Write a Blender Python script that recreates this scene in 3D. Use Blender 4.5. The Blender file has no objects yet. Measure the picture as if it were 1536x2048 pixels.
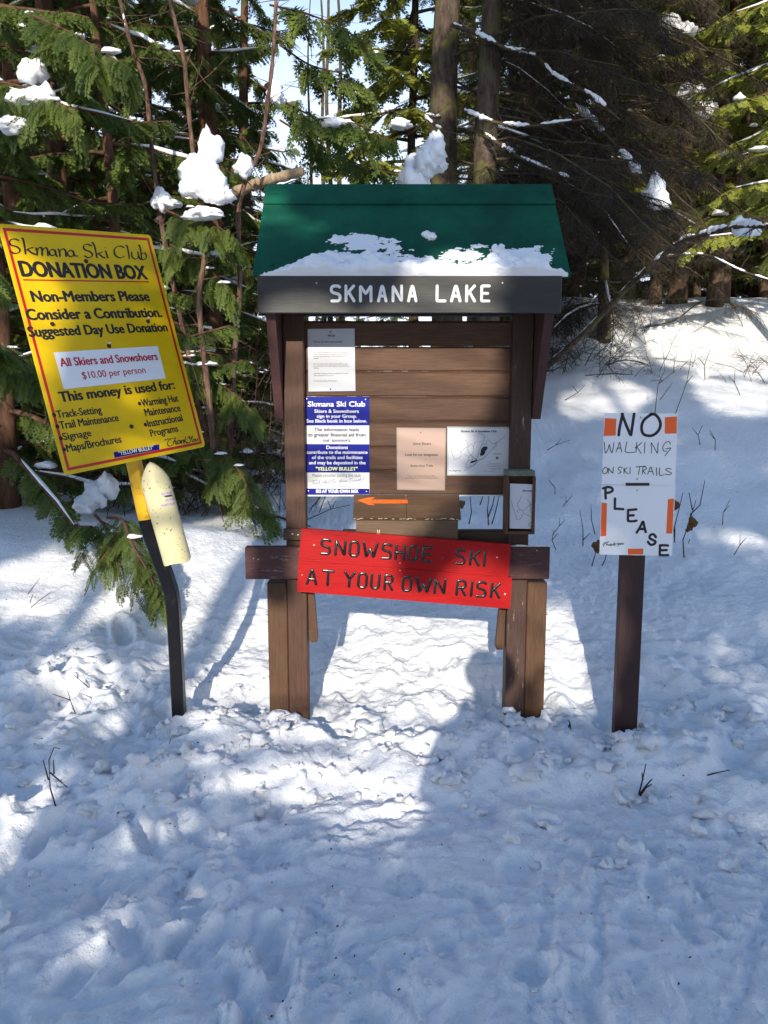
import bpy, bmesh, math, random
import numpy as np
from mathutils import Vector, Matrix

random.seed(7)
RNG = np.random.default_rng(7)
R = math.radians
scene = bpy.context.scene
COL = scene.collection

# ------------------------------------------------------------------ camera
PITCH = R(8.0)
FPX = 1550.0                       # focal length in pixels of the 1536x2048 frame
cam_d = bpy.data.cameras.new('camera')
cam = bpy.data.objects.new('camera', cam_d)
COL.objects.link(cam)
cam.location = (0, 0, 0)
cam.rotation_euler = (math.pi / 2 - PITCH, 0, 0)
cam_d.sensor_fit = 'VERTICAL'
cam_d.sensor_height = 24.0
cam_d.lens = 24.0 * FPX / 2048.0
cam_d.clip_start = 0.02
cam_d.clip_end = 600
scene.camera = cam

# ------------------------------------------------------------------ sun and sky
SUN_EL = R(19.0)
SUN_AZ = R(5.0)                    # light travels towards +Y, drifting to +X by this angle
world = bpy.data.worlds.new('World')
scene.world = world
world.use_nodes = True
wn = world.node_tree
sky = wn.nodes.new('ShaderNodeTexSky')
sky.sky_type = 'NISHITA'
sky.sun_disc = False
sky.sun_elevation = SUN_EL
sky.sun_rotation = math.pi + SUN_AZ
sky.air_density = 1.0
sky.dust_density = 0.3
sky.ozone_density = 3.5
bg = wn.nodes['Background']
# thin bright haze low in the sky all the way round
geo = wn.nodes.new('ShaderNodeTexCoord'); sep = wn.nodes.new('ShaderNodeSeparateXYZ'); mr = wn.nodes.new('ShaderNodeMapRange'); mxs = wn.nodes.new('ShaderNodeMixRGB')
mr.interpolation_type = 'SMOOTHSTEP'
mr.inputs['From Min'].default_value = .16; mr.inputs['From Max'].default_value = .62; mr.inputs['To Min'].default_value = .85; mr.inputs['To Max'].default_value = 0.0
mxs.inputs[2].default_value = (5.2, 5.6, 6.2, 1)
wn.links.new(geo.outputs['Generated'], sep.inputs[0]); wn.links.new(sep.outputs['Z'], mr.inputs['Value']); wn.links.new(mr.outputs[0], mxs.inputs[0])
wn.links.new(sky.outputs[0], mxs.inputs[1]); wn.links.new(mxs.outputs[0], bg.inputs[0])
bg.inputs[1].default_value = 0.15
sun_dir = Vector((math.sin(SUN_AZ) * math.cos(SUN_EL), math.cos(SUN_AZ) * math.cos(SUN_EL), -math.sin(SUN_EL)))
sun_d = bpy.data.lights.new('sun', 'SUN')
sun_d.energy = 3.4
sun_d.angle = R(0.53)
sun_d.color = (1.0, 0.91, 0.77)
sun = bpy.data.objects.new('sun', sun_d)
COL.objects.link(sun)
sun.rotation_euler = (-sun_dir).to_track_quat('Z', 'Y').to_euler()
sun.location = (-3, -20, 12)
scene.view_settings.view_transform = 'Standard'
scene.view_settings.look = 'None'
scene.view_settings.gamma = 1.0
scene.view_settings.exposure = 0.86
scene.view_settings.use_curve_mapping = False
scene.render.engine = 'CYCLES'
scene.cycles.use_denoising = True
scene.cycles.max_bounces = 6
scene.cycles.diffuse_bounces = 4
scene.cycles.glossy_bounces = 2
scene.cycles.transmission_bounces = 4
scene.cycles.transparent_max_bounces = 6

# ------------------------------------------------------------------ pixel -> world
CP, SP = math.cos(PITCH), math.sin(PITCH)
def ray(px, py):
    u = (px - 768.0) / FPX
    v = -(py - 1024.0) / FPX
    return np.array([u, CP + v * SP, -SP + v * CP])
def P(px, py, Y):
    d = ray(px, py)
    return d * (Y / d[1])
class Plane:
    """flat face in the world: origin O, unit axes X and Z (up along the face), normal N towards the viewer"""
    def __init__(s, O, X, Z):
        s.O = np.array(O, float); s.X = np.array(X, float); s.X /= np.linalg.norm(s.X)
        Z = np.array(Z, float); Z = Z - s.X * (Z @ s.X); s.Z = Z / np.linalg.norm(Z)
        s.N = np.cross(s.X, s.Z)
        if s.N @ s.O > 0: s.N = -s.N
    def loc(s, px, py):
        d = ray(px, py); t = (s.O @ s.N) / (d @ s.N); q = d * t - s.O
        return np.array([q @ s.X, q @ s.Z])
    def w(s, x, z, n=0.0):
        return s.O + s.X * x + s.Z * z + s.N * n
    def W(s, pts, n=0.0):
        pts = np.asarray(pts, float)
        return s.O + pts[:, :1] * s.X + pts[:, 1:2] * s.Z + (pts[:, 2:3] if pts.shape[1] > 2 else 0) * s.N + n * s.N
def front(Y):
    return Plane((0, Y, 0), (1, 0, 0), (0, 0, 1))

# ------------------------------------------------------------------ noise
def _h(ix, iy, seed):
    n = (ix.astype(np.int64) * 374761393 + iy.astype(np.int64) * 668265263 + seed * 974711) & 0xffffffff
    n = ((n ^ (n >> 13)) * 1274126177) & 0xffffffff
    return ((n ^ (n >> 16)) & 0xffffff) / float(0xffffff)
def noise2(x, y, seed=0):
    x = np.asarray(x, float); y = np.asarray(y, float)
    ix = np.floor(x); iy = np.floor(y); fx = x - ix; fy = y - iy
    def g(a, b):
        t = _h(ix + a, iy + b, seed) * 2 * math.pi
        return np.cos(t) * (fx - a) + np.sin(t) * (fy - b)
    u = fx * fx * fx * (fx * (fx * 6 - 15) + 10); v = fy * fy * fy * (fy * (fy * 6 - 15) + 10)
    return 1.5 * ((g(0, 0) * (1 - u) + g(1, 0) * u) * (1 - v) + (g(0, 1) * (1 - u) + g(1, 1) * u) * v)
def fbm(x, y, seed=0, o=4, gain=0.5):
    s = 0; a = 1.0
    for k in range(o):
        s = s + a * noise2(x * 2 ** k + 13.7 * k, y * 2 ** k - 7.3 * k, seed + k); a *= gain
    return s
def billow(x, y, seed=0, o=3, gain=0.55):
    s = 0; a = 1.0; tot = 0
    for k in range(o):
        s = s + a * np.abs(noise2(x * 2 ** k + 5.1 * k, y * 2 ** k + 9.2 * k, seed + k)); tot += a; a *= gain
    return s / tot * 1.8
def worley(x, y, seed=0):
    x = np.asarray(x, float); y = np.asarray(y, float)
    ix = np.floor(x); iy = np.floor(y); d1 = np.full(x.shape, 9.0); rid = np.zeros(x.shape)
    for a in (-1, 0, 1):
        for b in (-1, 0, 1):
            cx = ix + a + _h(ix + a, iy + b, seed); cy = iy + b + _h(ix + a, iy + b, seed + 50)
            r = _h(ix + a, iy + b, seed + 99)
            d = np.hypot(x - cx, y - cy); m = d < d1
            d1 = np.where(m, d, d1); rid = np.where(m, r, rid)
    return d1, rid
def sstep(x, a, b):
    t = np.clip((np.asarray(x, float) - a) / (b - a), 0, 1)
    return t * t * (3 - 2 * t)

# ------------------------------------------------------------------ materials
MATS = {}
def new_mat(name):
    m = bpy.data.materials.new(name); m.use_nodes = True
    return m, m.node_tree, m.node_tree.nodes['Principled BSDF']
def plain(name, col, rough=0.6, spec=0.4, var=0.0, scale=8.0, bump=0.0, metal=0.0, bscale=60.0, stretch=(1, 1, 1), col2=None, lo=.35, hi=.65):
    if name in MATS: return MATS[name]
    m, nt, b = new_mat(name)
    b.inputs['Base Color'].default_value = (*col, 1); b.inputs['Roughness'].default_value = rough
    b.inputs['Specular IOR Level'].default_value = spec; b.inputs['Metallic'].default_value = metal
    tc = nt.nodes.new('ShaderNodeTexCoord'); mp = nt.nodes.new('ShaderNodeMapping')
    mp.inputs['Scale'].default_value = stretch
    nt.links.new(tc.outputs['Object'], mp.inputs[0])
    if var > 0 or col2:
        n = nt.nodes.new('ShaderNodeTexNoise'); n.inputs['Scale'].default_value = scale; n.inputs['Detail'].default_value = 5
        n.inputs['Roughness'].default_value = .65
        r = nt.nodes.new('ShaderNodeValToRGB'); r.color_ramp.elements[0].position = lo; r.color_ramp.elements[1].position = hi
        c2 = col2 or tuple(c * (1 - var) for c in col)
        r.color_ramp.elements[0].color = (*c2, 1); r.color_ramp.elements[1].color = (*col, 1)
        nt.links.new(mp.outputs[0], n.inputs[0]); nt.links.new(n.outputs[0], r.inputs[0]); nt.links.new(r.outputs[0], b.inputs['Base Color'])
    if bump > 0:
        n = nt.nodes.new('ShaderNodeTexNoise'); n.inputs['Scale'].default_value = bscale; n.inputs['Detail'].default_value = 6
        bp = nt.nodes.new('ShaderNodeBump'); bp.inputs['Strength'].default_value = bump; bp.inputs['Distance'].default_value = .01
        nt.links.new(mp.outputs[0], n.inputs[0]); nt.links.new(n.outputs[0], bp.inputs['Height']); nt.links.new(bp.outputs[0], b.inputs['Normal'])
    MATS[name] = m
    return m
def wood(name, col, along, dark=0.55, rough=0.65, wear=None, wear_amt=0.62):
    """stained timber: grain drawn out along one axis, fine cracks, knots, optional bare flecks"""
    if name in MATS: return MATS[name]
    m, nt, b = new_mat(name)
    L = nt.links.new
    tc = nt.nodes.new('ShaderNodeTexCoord'); mp = nt.nodes.new('ShaderNodeMapping')
    mp.inputs['Scale'].default_value = {'x': (.6, 9, 9), 'z': (9, 9, .6)}[along]
    L(tc.outputs['Object'], mp.inputs[0])
    g = nt.nodes.new('ShaderNodeTexNoise'); g.inputs['Scale'].default_value = 17; g.inputs['Detail'].default_value = 8; g.inputs['Roughness'].default_value = .7; g.inputs['Distortion'].default_value = .4
    L(mp.outputs[0], g.inputs[0])
    r = nt.nodes.new('ShaderNodeValToRGB'); e = r.color_ramp.elements
    e[0].position = .3; e[1].position = .72
    e[0].color = (*[c * dark for c in col], 1); e[1].color = (*[min(1, c * 1.25) for c in col], 1)
    L(g.outputs[0], r.inputs[0])
    big = nt.nodes.new('ShaderNodeTexNoise'); big.inputs['Scale'].default_value = 3.5; big.inputs['Detail'].default_value = 3
    L(tc.outputs['Object'], big.inputs[0])
    mx = nt.nodes.new('ShaderNodeMixRGB'); mx.blend_type = 'MULTIPLY'; mx.inputs[0].default_value = .35
    r2 = nt.nodes.new('ShaderNodeValToRGB'); r2.color_ramp.elements[0].position = .3; r2.color_ramp.elements[0].color = (.55, .52, .5, 1); r2.color_ramp.elements[1].position = .7
    L(big.outputs[0], r2.inputs[0]); L(r.outputs[0], mx.inputs[1]); L(r2.outputs[0], mx.inputs[2])
    out = mx.outputs[0]
    if wear:
        w = nt.nodes.new('ShaderNodeTexNoise'); w.inputs['Scale'].default_value = 22; w.inputs['Detail'].default_value = 9; w.inputs['Roughness'].default_value = .75
        mp2 = nt.nodes.new('ShaderNodeMapping'); mp2.inputs['Scale'].default_value = {'x': (.35, 2, 2), 'z': (2, 2, .35)}[along]
        L(tc.outputs['Object'], mp2.inputs[0]); L(mp2.outputs[0], w.inputs[0])
        r3 = nt.nodes.new('ShaderNodeValToRGB'); r3.color_ramp.elements[0].position = wear_amt; r3.color_ramp.elements[1].position = wear_amt + .08
        r3.color_ramp.elements[0].color = (0, 0, 0, 1); r3.color_ramp.elements[1].color = (1, 1, 1, 1)
        L(w.outputs[0], r3.inputs[0])
        m3 = nt.nodes.new('ShaderNodeMixRGB'); L(r3.outputs[0], m3.inputs[0]); L(out, m3.inputs[1]); m3.inputs[2].default_value = (*wear, 1)
        out = m3.outputs[0]
    L(out, b.inputs['Base Color'])
    b.inputs['Roughness'].default_value = rough; b.inputs['Specular IOR Level'].default_value = .35
    bp = nt.nodes.new('ShaderNodeBump'); bp.inputs['Strength'].default_value = .35; bp.inputs['Distance'].default_value = .004
    L(g.outputs[0], bp.inputs['Height']); L(bp.outputs[0], b.inputs['Normal'])
    MATS[name] = m
    return m
def leaf_mat(name, c1, c2, trans=(.25, .35, .05), rough=.55):
    """foliage: colour runs between two tones by a per-spray value; some light passes through"""
    if name in MATS: return MATS[name]
    m, nt, b = new_mat(name)
    L = nt.links.new
    at = nt.nodes.new('ShaderNodeAttribute'); at.attribute_name = 'v'
    r = nt.nodes.new('ShaderNodeValToRGB'); r.color_ramp.elements[0].color = (*c1, 1); r.color_ramp.elements[1].color = (*c2, 1)
    L(at.outputs['Fac'], r.inputs[0]); L(r.outputs[0], b.inputs['Base Color'])
    b.inputs['Roughness'].default_value = rough; b.inputs['Specular IOR Level'].default_value = .3
    t = nt.nodes.new('ShaderNodeBsdfTranslucent'); t.inputs[0].default_value = (*trans, 1)
    mx = nt.nodes.new('ShaderNodeMixShader'); mx.inputs[0].default_value = .2
    L(b.outputs[0], mx.inputs[1]); L(t.outputs[0], mx.inputs[2])
    L(mx.outputs[0], nt.nodes['Material Output'].inputs[0])
    MATS[name] = m
    return m
def bark_mat(name, c1, c2, sc=14, moss=None):
    if name in MATS: return MATS[name]
    m, nt, b = new_mat(name)
    L = nt.links.new
    tc = nt.nodes.new('ShaderNodeTexCoord'); mp = nt.nodes.new('ShaderNodeMapping'); mp.inputs['Scale'].default_value = (1, 1, .3)
    L(tc.outputs['Object'], mp.inputs[0])
    n = nt.nodes.new('ShaderNodeTexNoise'); n.inputs['Scale'].default_value = sc; n.inputs['Detail'].default_value = 7; n.inputs['Roughness'].default_value = .7
    L(mp.outputs[0], n.inputs[0])
    r = nt.nodes.new('ShaderNodeValToRGB'); r.color_ramp.elements[0].position = .35; r.color_ramp.elements[1].position = .65
    r.color_ramp.elements[0].color = (*c1, 1); r.color_ramp.elements[1].color = (*c2, 1)
    L(n.outputs[0], r.inputs[0])
    out = r.outputs[0]
    if moss:
        n2 = nt.nodes.new('ShaderNodeTexNoise'); n2.inputs['Scale'].default_value = 6; n2.inputs['Detail'].default_value = 5
        L(tc.outputs['Object'], n2.inputs[0])
        r2 = nt.nodes.new('ShaderNodeValToRGB'); r2.color_ramp.elements[0].position = .52; r2.color_ramp.elements[1].position = .62
        r2.color_ramp.elements[0].color = (0, 0, 0, 1); r2.color_ramp.elements[1].color = (1, 1, 1, 1)
        L(n2.outputs[0], r2.inputs[0])
        mm = nt.nodes.new('ShaderNodeMixRGB'); L(r2.outputs[0], mm.inputs[0]); L(out, mm.inputs[1]); mm.inputs[2].default_value = (*moss, 1)
        out = mm.outputs[0]
    L(out, b.inputs['Base Color'])
    b.inputs['Roughness'].default_value = .9; b.inputs['Specular IOR Level'].default_value = .15
    bp = nt.nodes.new('ShaderNodeBump'); bp.inputs['Strength'].default_value = .8; bp.inputs['Distance'].default_value = .03
    L(n.outputs[0], bp.inputs['Height']); L(bp.outputs[0], b.inputs['Normal'])
    MATS[name] = m
    return m
def snow_mat(name='snow', bump=.5, scale=1.0):
    if name in MATS: return MATS[name]
    m, nt, b = new_mat(name)
    L = nt.links.new
    tc = nt.nodes.new('ShaderNodeTexCoord')
    n = nt.nodes.new('ShaderNodeTexNoise'); n.inputs['Scale'].default_value = 28 * scale; n.inputs['Detail'].default_value = 8; n.inputs['Roughness'].default_value = .62
    n2 = nt.nodes.new('ShaderNodeTexNoise'); n2.inputs['Scale'].default_value = 160 * scale; n2.inputs['Detail'].default_value = 4
    L(tc.outputs['Object'], n.inputs[0]); L(tc.outputs['Object'], n2.inputs[0])
    b1 = nt.nodes.new('ShaderNodeBump'); b1.inputs['Strength'].default_value = bump; b1.inputs['Distance'].default_value = .02
    b2 = nt.nodes.new('ShaderNodeBump'); b2.inputs['Strength'].default_value = bump * .6; b2.inputs['Distance'].default_value = .004
    L(n.outputs[0], b1.inputs['Height']); L(n2.outputs[0], b2.inputs['Height']); L(b1.outputs[0], b2.inputs['Normal']); L(b2.outputs[0], b.inputs['Normal'])
    c = nt.nodes.new('ShaderNodeTexNoise'); c.inputs['Scale'].default_value = 2.5; c.inputs['Detail'].default_value = 6
    L(tc.outputs['Object'], c.inputs[0])
    r = nt.nodes.new('ShaderNodeValToRGB'); r.color_ramp.elements[0].position = .3; r.color_ramp.elements[0].color = (.80, .82, .85, 1)
    r.color_ramp.elements[1].position = .6; r.color_ramp.elements[1].color = (.90, .90, .91, 1)
    L(c.outputs[0], r.inputs[0]); L(r.outputs[0], b.inputs['Base Color'])
    b.inputs['Roughness'].default_value = .6; b.inputs['Specular IOR Level'].default_value = .25
    MATS[name] = m
    return m
SNOW = snow_mat('snow', .8)
SNOW_T = snow_mat('bough_snow', .22, 1.0)

# ------------------------------------------------------------------ mesh helpers
ORG = {}
def tag(o, label=None, cat=None, group=None, kind=None):
    if label: o['label'] = label
    if cat: o['category'] = cat
    if group: o['group'] = group
    if kind: o['kind'] = kind
    return o
def thing(name, label, cat, loc, group=None, kind=None):
    o = bpy.data.objects.new(name, None); COL.objects.link(o); o.location = tuple(loc); o.empty_display_size = .1
    ORG[o.name] = np.array(loc, float)
    return tag(o, label, cat, group, kind)
def mesh(name, V, F, m, attr=None, smooth=False):
    """V (n,3); F a list of integer arrays (k,3) or (k,4)"""
    V = np.asarray(V, np.float32)
    me = bpy.data.meshes.new(name)
    F = [np.asarray(f, np.int32) for f in (F if isinstance(F, list) else [F]) if len(f)]
    tot = sum(len(f) for f in F); nl = sum(f.size for f in F)
    me.vertices.add(len(V)); me.vertices.foreach_set('co', V.ravel())
    me.loops.add(nl); me.loops.foreach_set('vertex_index', np.concatenate([f.ravel() for f in F]))
    me.polygons.add(tot)
    cnt = np.concatenate([np.full(len(f), f.shape[1], np.int32) for f in F])
    st = np.concatenate([[0], np.cumsum(cnt)[:-1]]).astype(np.int32)
    me.polygons.foreach_set('loop_start', st); me.polygons.foreach_set('loop_total', cnt)
    me.polygons.foreach_set('use_smooth', np.full(tot, bool(smooth)))
    me.update(calc_edges=True)
    if attr is not None:
        a = me.attributes.new('v', 'FLOAT', 'POINT'); a.data.foreach_set('value', np.asarray(attr, np.float32))
    me.materials.append(m)
    return me
def put(name, V, F, m, parent=None, attr=None, smooth=False, world=True, loc=None):
    """link as one object; world=True: V is in world coordinates and is rebased on the parent (or on loc)"""
    V = np.asarray(V, float)
    base = np.zeros(3)
    if parent is not None and world: base = ORG.get(parent.name, np.zeros(3))
    elif parent is None:
        base = np.array(loc, float) if loc is not None else np.array([(V[:, 0].min() + V[:, 0].max()) / 2, (V[:, 1].min() + V[:, 1].max()) / 2, V[:, 2].min()])
    o = bpy.data.objects.new(name, mesh(name, V - base, F, m, attr, smooth)); COL.objects.link(o)
    if parent is not None:
        o.parent = parent
        ORG[o.name] = ORG.get(parent.name, np.zeros(3))
    else:
        o.location = base; ORG[o.name] = base
    return o
class MB:
    def __init__(s): s.V = []; s.F3 = []; s.F4 = []; s.A = []; s.n = 0
    def add(s, V, F, a=0.0):
        V = np.asarray(V, float).reshape(-1, 3); F = np.asarray(F, int)
        (s.F3 if F.shape[1] == 3 else s.F4).append(F + s.n)
        s.V.append(V); s.A.append(np.broadcast_to(np.asarray(a, float), (len(V),))); s.n += len(V)
    def more(s, F):            # further faces on the vertices added last
        F = np.asarray(F, int); k = s.n - len(s.V[-1])
        (s.F3 if F.shape[1] == 3 else s.F4).append(F + k)
    def get(s):
        F = []
        if s.F3: F.append(np.concatenate(s.F3))
        if s.F4: F.append(np.concatenate(s.F4))
        return np.concatenate(s.V), F, np.concatenate(s.A)
    def put(s, name, m, parent=None, smooth=False, attr=False, world=True, loc=None):
        V, F, A = s.get()
        return put(name, V, F, m, parent, A if attr else None, smooth, world, loc)
def frame_of(pts):
    pts = np.asarray(pts, float)
    T = np.gradient(pts, axis=0); T /= np.linalg.norm(T, axis=1)[:, None] + 1e-9
    up = np.array([0, 0, 1.0]) if abs(T[:, 2]).mean() < .8 else np.array([1.0, 0, 0])
    A = np.cross(T, up); A /= np.linalg.norm(A, axis=1)[:, None] + 1e-9
    return T, A, np.cross(A, T)
def tube(mb, pts, rad, n=6, a=0.0, cap=True, square=False):
    pts = np.asarray(pts, float); k = len(pts); rad = np.broadcast_to(np.asarray(rad, float), (k,))
    T, A, B = frame_of(pts)
    th = np.arange(n) / n * 2 * math.pi + (math.pi / 4 if square else 0)
    V = (pts[:, None] + rad[:, None, None] * (np.cos(th)[None, :, None] * A[:, None] + np.sin(th)[None, :, None] * B[:, None])).reshape(-1, 3)
    i = np.arange(k - 1)[:, None] * n; j = np.arange(n)[None]
    F = np.stack([i + j, i + (j + 1) % n, i + n + (j + 1) % n, i + n + j], -1).reshape(-1, 4)
    if cap:
        V = np.concatenate([V, pts[:1], pts[-1:]])
        mb.add(V, F, a)
        j = np.arange(n)
        mb.more(np.concatenate([np.stack([(j + 1) % n, j, np.full(n, k * n)], -1), np.stack([(k - 1) * n + j, (k - 1) * n + (j + 1) % n, np.full(n, k * n + 1)], -1)]))
    else: mb.add(V, F, a)
def box(mb, c, s, rot=None, bev=0.0):
    """bevelled box: centre c, full sizes s, optional 3x3 rotation (columns are the box axes)"""
    c = np.asarray(c, float); h = np.asarray(s, float) / 2; b = min(bev, h.min() * .45)
    if b <= 0:
        V = np.array([[x, y, z] for x in (-1, 1) for y in (-1, 1) for z in (-1, 1)]) * h
        F = [[0, 1, 3, 2], [4, 6, 7, 5], [0, 4, 5, 1], [2, 3, 7, 6], [0, 2, 6, 4], [1, 5, 7, 3]]
        if rot is not None: V = V @ np.asarray(rot).T
        mb.add(V + c, F); return
    V = []; idx = {}
    for sx in (-1, 1):
        for sy in (-1, 1):
            for sz in (-1, 1):
                s3 = np.array([sx, sy, sz])
                for ax in range(3):
                    v = s3 * (h - b); v[ax] = s3[ax] * h[ax]
                    idx[(sx, sy, sz, ax)] = len(V); V.append(v)
    F4 = []; F3 = []
    for ax in range(3):
        o = [k for k in range(3) if k != ax]
        for s0 in (-1, 1):
            q = []
            for a, bb in ((-1, -1), (1, -1), (1, 1), (-1, 1)):
                t = [0, 0, 0]; t[ax] = s0; t[o[0]] = a; t[o[1]] = bb; q.append(idx[(*t, ax)])
            F4.append(q if (s0 > 0) == (ax != 1) else q[::-1])
    for ax in range(3):
        o = [k for k in range(3) if k != ax]
        for a in (-1, 1):
            for bb in (-1, 1):
                t1 = [0, 0, 0]; t1[o[0]] = a; t1[o[1]] = bb; t2 = list(t1); t1[ax] = -1; t2[ax] = 1
                F4.append([idx[(*t1, o[0])], idx[(*t2, o[0])], idx[(*t2, o[1])], idx[(*t1, o[1])]])
    for sx in (-1, 1):
        for sy in (-1, 1):
            for sz in (-1, 1): F3.append([idx[(sx, sy, sz, k)] for k in range(3)])
    V = np.array(V)
    if rot is not None: V = V @ np.asarray(rot).T
    mb.add(V + c, F4); mb.more(F3)
def plank_box(mb, x0, x1, z0, z1, yf, th, bev=.003):
    box(mb, ((x0 + x1) / 2, yf + th / 2, (z0 + z1) / 2), (abs(x1 - x0), th, abs(z1 - z0)), None, bev)
def slab(mb, pl, poly, th, n0=0.0, bev=.0):
    """flat polygon (local x,z) on a plane, thickness th going back from n0"""
    p = np.asarray(poly, float); k = len(p)
    Fv = pl.W(p, n0); Bv = pl.W(p, n0 - th)
    j = np.arange(k)
    c = pl.W(p.mean(0)[None], n0); cb = pl.W(p.mean(0)[None], n0 - th)
    mb.add(np.concatenate([Fv, Bv, c, cb]), np.stack([j, (j + 1) % k, k + (j + 1) % k, k + j], -1))
    mb.more(np.concatenate([np.stack([(j + 1) % k, j, np.full(k, 2 * k)], -1), np.stack([k + j, k + (j + 1) % k, np.full(k, 2 * k + 1)], -1)]))
def rounded(poly, r, seg=4):
    p = [np.array(q, float) for q in poly]; out = []
    for i in range(len(p)):
        a, b, c = p[i - 1], p[i], p[(i + 1) % len(p)]
        u = (a - b) / np.linalg.norm(a - b); v = (c - b) / np.linalg.norm(c - b)
        for t in np.linspace(0, 1, seg + 1):
            out.append(b + u * r * (1 - t) ** 2 + v * r * t ** 2)
    return np.array(out)
def stroke(mb, pl, pts, w, n=.001, dome=0.0, nib=None, sub=0):
    """a drawn or routed stroke: ribbon of width w along the points, round ends; dome lifts its middle; nib=(thin,thick,angle)"""
    p = np.asarray(pts, float)
    if len(p) == 1: p = np.array([p[0] - [w * .02, 0], p[0] + [w * .02, 0]])
    if sub:                                  # Catmull-Rom smoothing
        q = np.concatenate([[2 * p[0] - p[1]], p, [2 * p[-1] - p[-2]]]); out = []
        for i in range(1, len(q) - 2):
            for t in np.arange(sub) / sub:
                out.append(.5 * (2 * q[i] + (q[i + 1] - q[i - 1]) * t + (2 * q[i - 1] - 5 * q[i] + 4 * q[i + 1] - q[i + 2]) * t * t + (-q[i - 1] + 3 * q[i] - 3 * q[i + 1] + q[i + 2]) * t ** 3))
        p = np.array(out + [q[-2]])
    keep = np.concatenate([[True], np.linalg.norm(np.diff(p, axis=0), axis=1) > w * .02]); p = p[keep]
    if len(p) < 2: p = np.array([p[0], p[0] + [w * .05, 0]])
    # soften joints: replace each inner corner with three points
    q = [p[0]]
    for i in range(1, len(p) - 1):
        a, b, c = p[i - 1], p[i], p[i + 1]
        la, lc = np.linalg.norm(a - b), np.linalg.norm(c - b); r = min(w * .3, la * .3, lc * .3)
        q += [b + (a - b) / la * r, b + ((a - b) / la + (c - b) / lc) * r * .25, b + (c - b) / lc * r]
    p = np.array(q + [p[-1]])
    T = np.gradient(p, axis=0); T /= np.linalg.norm(T, axis=1)[:, None] + 1e-12
    hw = np.full(len(p), w / 2)
    if nib:
        thin, thick, ang = nib; dirn = np.arctan2(T[:, 1], T[:, 0])
        hw = .5 * np.sqrt((thick * np.sin(dirn - ang)) ** 2 + (thin * np.cos(dirn - ang)) ** 2)
    ts = (1.0, .7, .35)
    P0 = [p[0] - T[0] * hw[0] * t for t in ts]; H0 = [hw[0] * math.sqrt(max(0.0004, 1 - t * t)) for t in ts]
    P1 = [p[-1] + T[-1] * hw[-1] * t for t in ts[::-1]]; H1 = [hw[-1] * math.sqrt(max(0.0004, 1 - t * t)) for t in ts[::-1]]
    p = np.concatenate([P0, p, P1]); hw = np.concatenate([H0, hw, H1]); T = np.concatenate([[T[0]] * 3, T, [T[-1]] * 3])
    Nn = np.stack([-T[:, 1], T[:, 0]], -1)
    cs = (-1, -.75, 0, .75, 1) if dome else (-1, 1)
    hs = {-1: 0, -.75: .7, 0: 1, .75: .7, 1: 0}
    mx = hw.max()
    rows = np.stack([np.concatenate([p + Nn * (hw * c)[:, None], (np.full(len(p), n) + (dome * hs[c] * hw / mx if dome else 0))[:, None]], 1) for c in cs], 1)
    k = len(cs); L = len(p)
    i = np.arange(L - 1)[:, None] * k; j = np.arange(k - 1)[None]
    F = np.stack([i + j, i + j + 1, i + k + j + 1, i + k + j], -1).reshape(-1, 4)
    mb.add(pl.W(rows.reshape(-1, 3)), F)
_tcache = {}
def glyphs(txt):
    if txt in _tcache: return _tcache[txt]
    c = bpy.data.curves.new('t', 'FONT'); c.body = txt; c.size = 1; c.resolution_u = 3
    o = bpy.data.objects.new('t', c); me = o.to_mesh()
    V = np.array([v.co[:] for v in me.vertices]).reshape(-1, 3); F = [tuple(p.vertices) for p in me.polygons]
    T = []
    for f in F:
        for i in range(1, len(f) - 1): T.append((f[0], f[i], f[i + 1]))
    o.to_mesh_clear(); bpy.data.objects.remove(o); bpy.data.curves.remove(c)
    _tcache[txt] = (V, np.array(T)); return _tcache[txt]
CAPH = None
def text(mb, pl, txt, p0, p1, hpx, bold=0.0, n=.001, px=True, italic=0.0):
    """lettering with its baseline running from p0 to p1 (photo pixels laid on the plane) and capital height hpx pixels"""
    global CAPH
    if CAPH is None:
        CAPH = glyphs('H')[0][:, 1].max()
    V, T = glyphs(txt)
    if px:
        a = pl.loc(*p0); b = pl.loc(*p1); h = np.linalg.norm(pl.loc((p0[0] + p1[0]) / 2, (p0[1] + p1[1]) / 2) - pl.loc((p0[0] + p1[0]) / 2, (p0[1] + p1[1]) / 2 - hpx))
    else: a, b, h = np.array(p0), np.array(p1), hpx
    L = np.linalg.norm(b - a); u = (b - a) / L; v = np.array([-u[1], u[0]])
    x0, x1 = V[:, 0].min(), V[:, 0].max()
    X = (V[:, 0] - x0) / (x1 - x0) * L; Z = V[:, 1] / CAPH * h
    X = X + Z * italic
    off = [(0, 0)] if bold <= 0 else [(0, 0), (bold, 0), (-bold, 0), (bold * .5, bold * .45), (-bold * .5, -bold * .45), (bold * .5, -bold * .45), (-bold * .5, bold * .45)]
    for k, (dx, dz) in enumerate(off):
        q = a + (X + dx * h)[:, None] * u + (Z + dz * h)[:, None] * v
        mb.add(pl.W(q, n + k * .00004), T)
def rect_px(pl, quad):
    return [pl.loc(*q) for q in quad]
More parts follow.
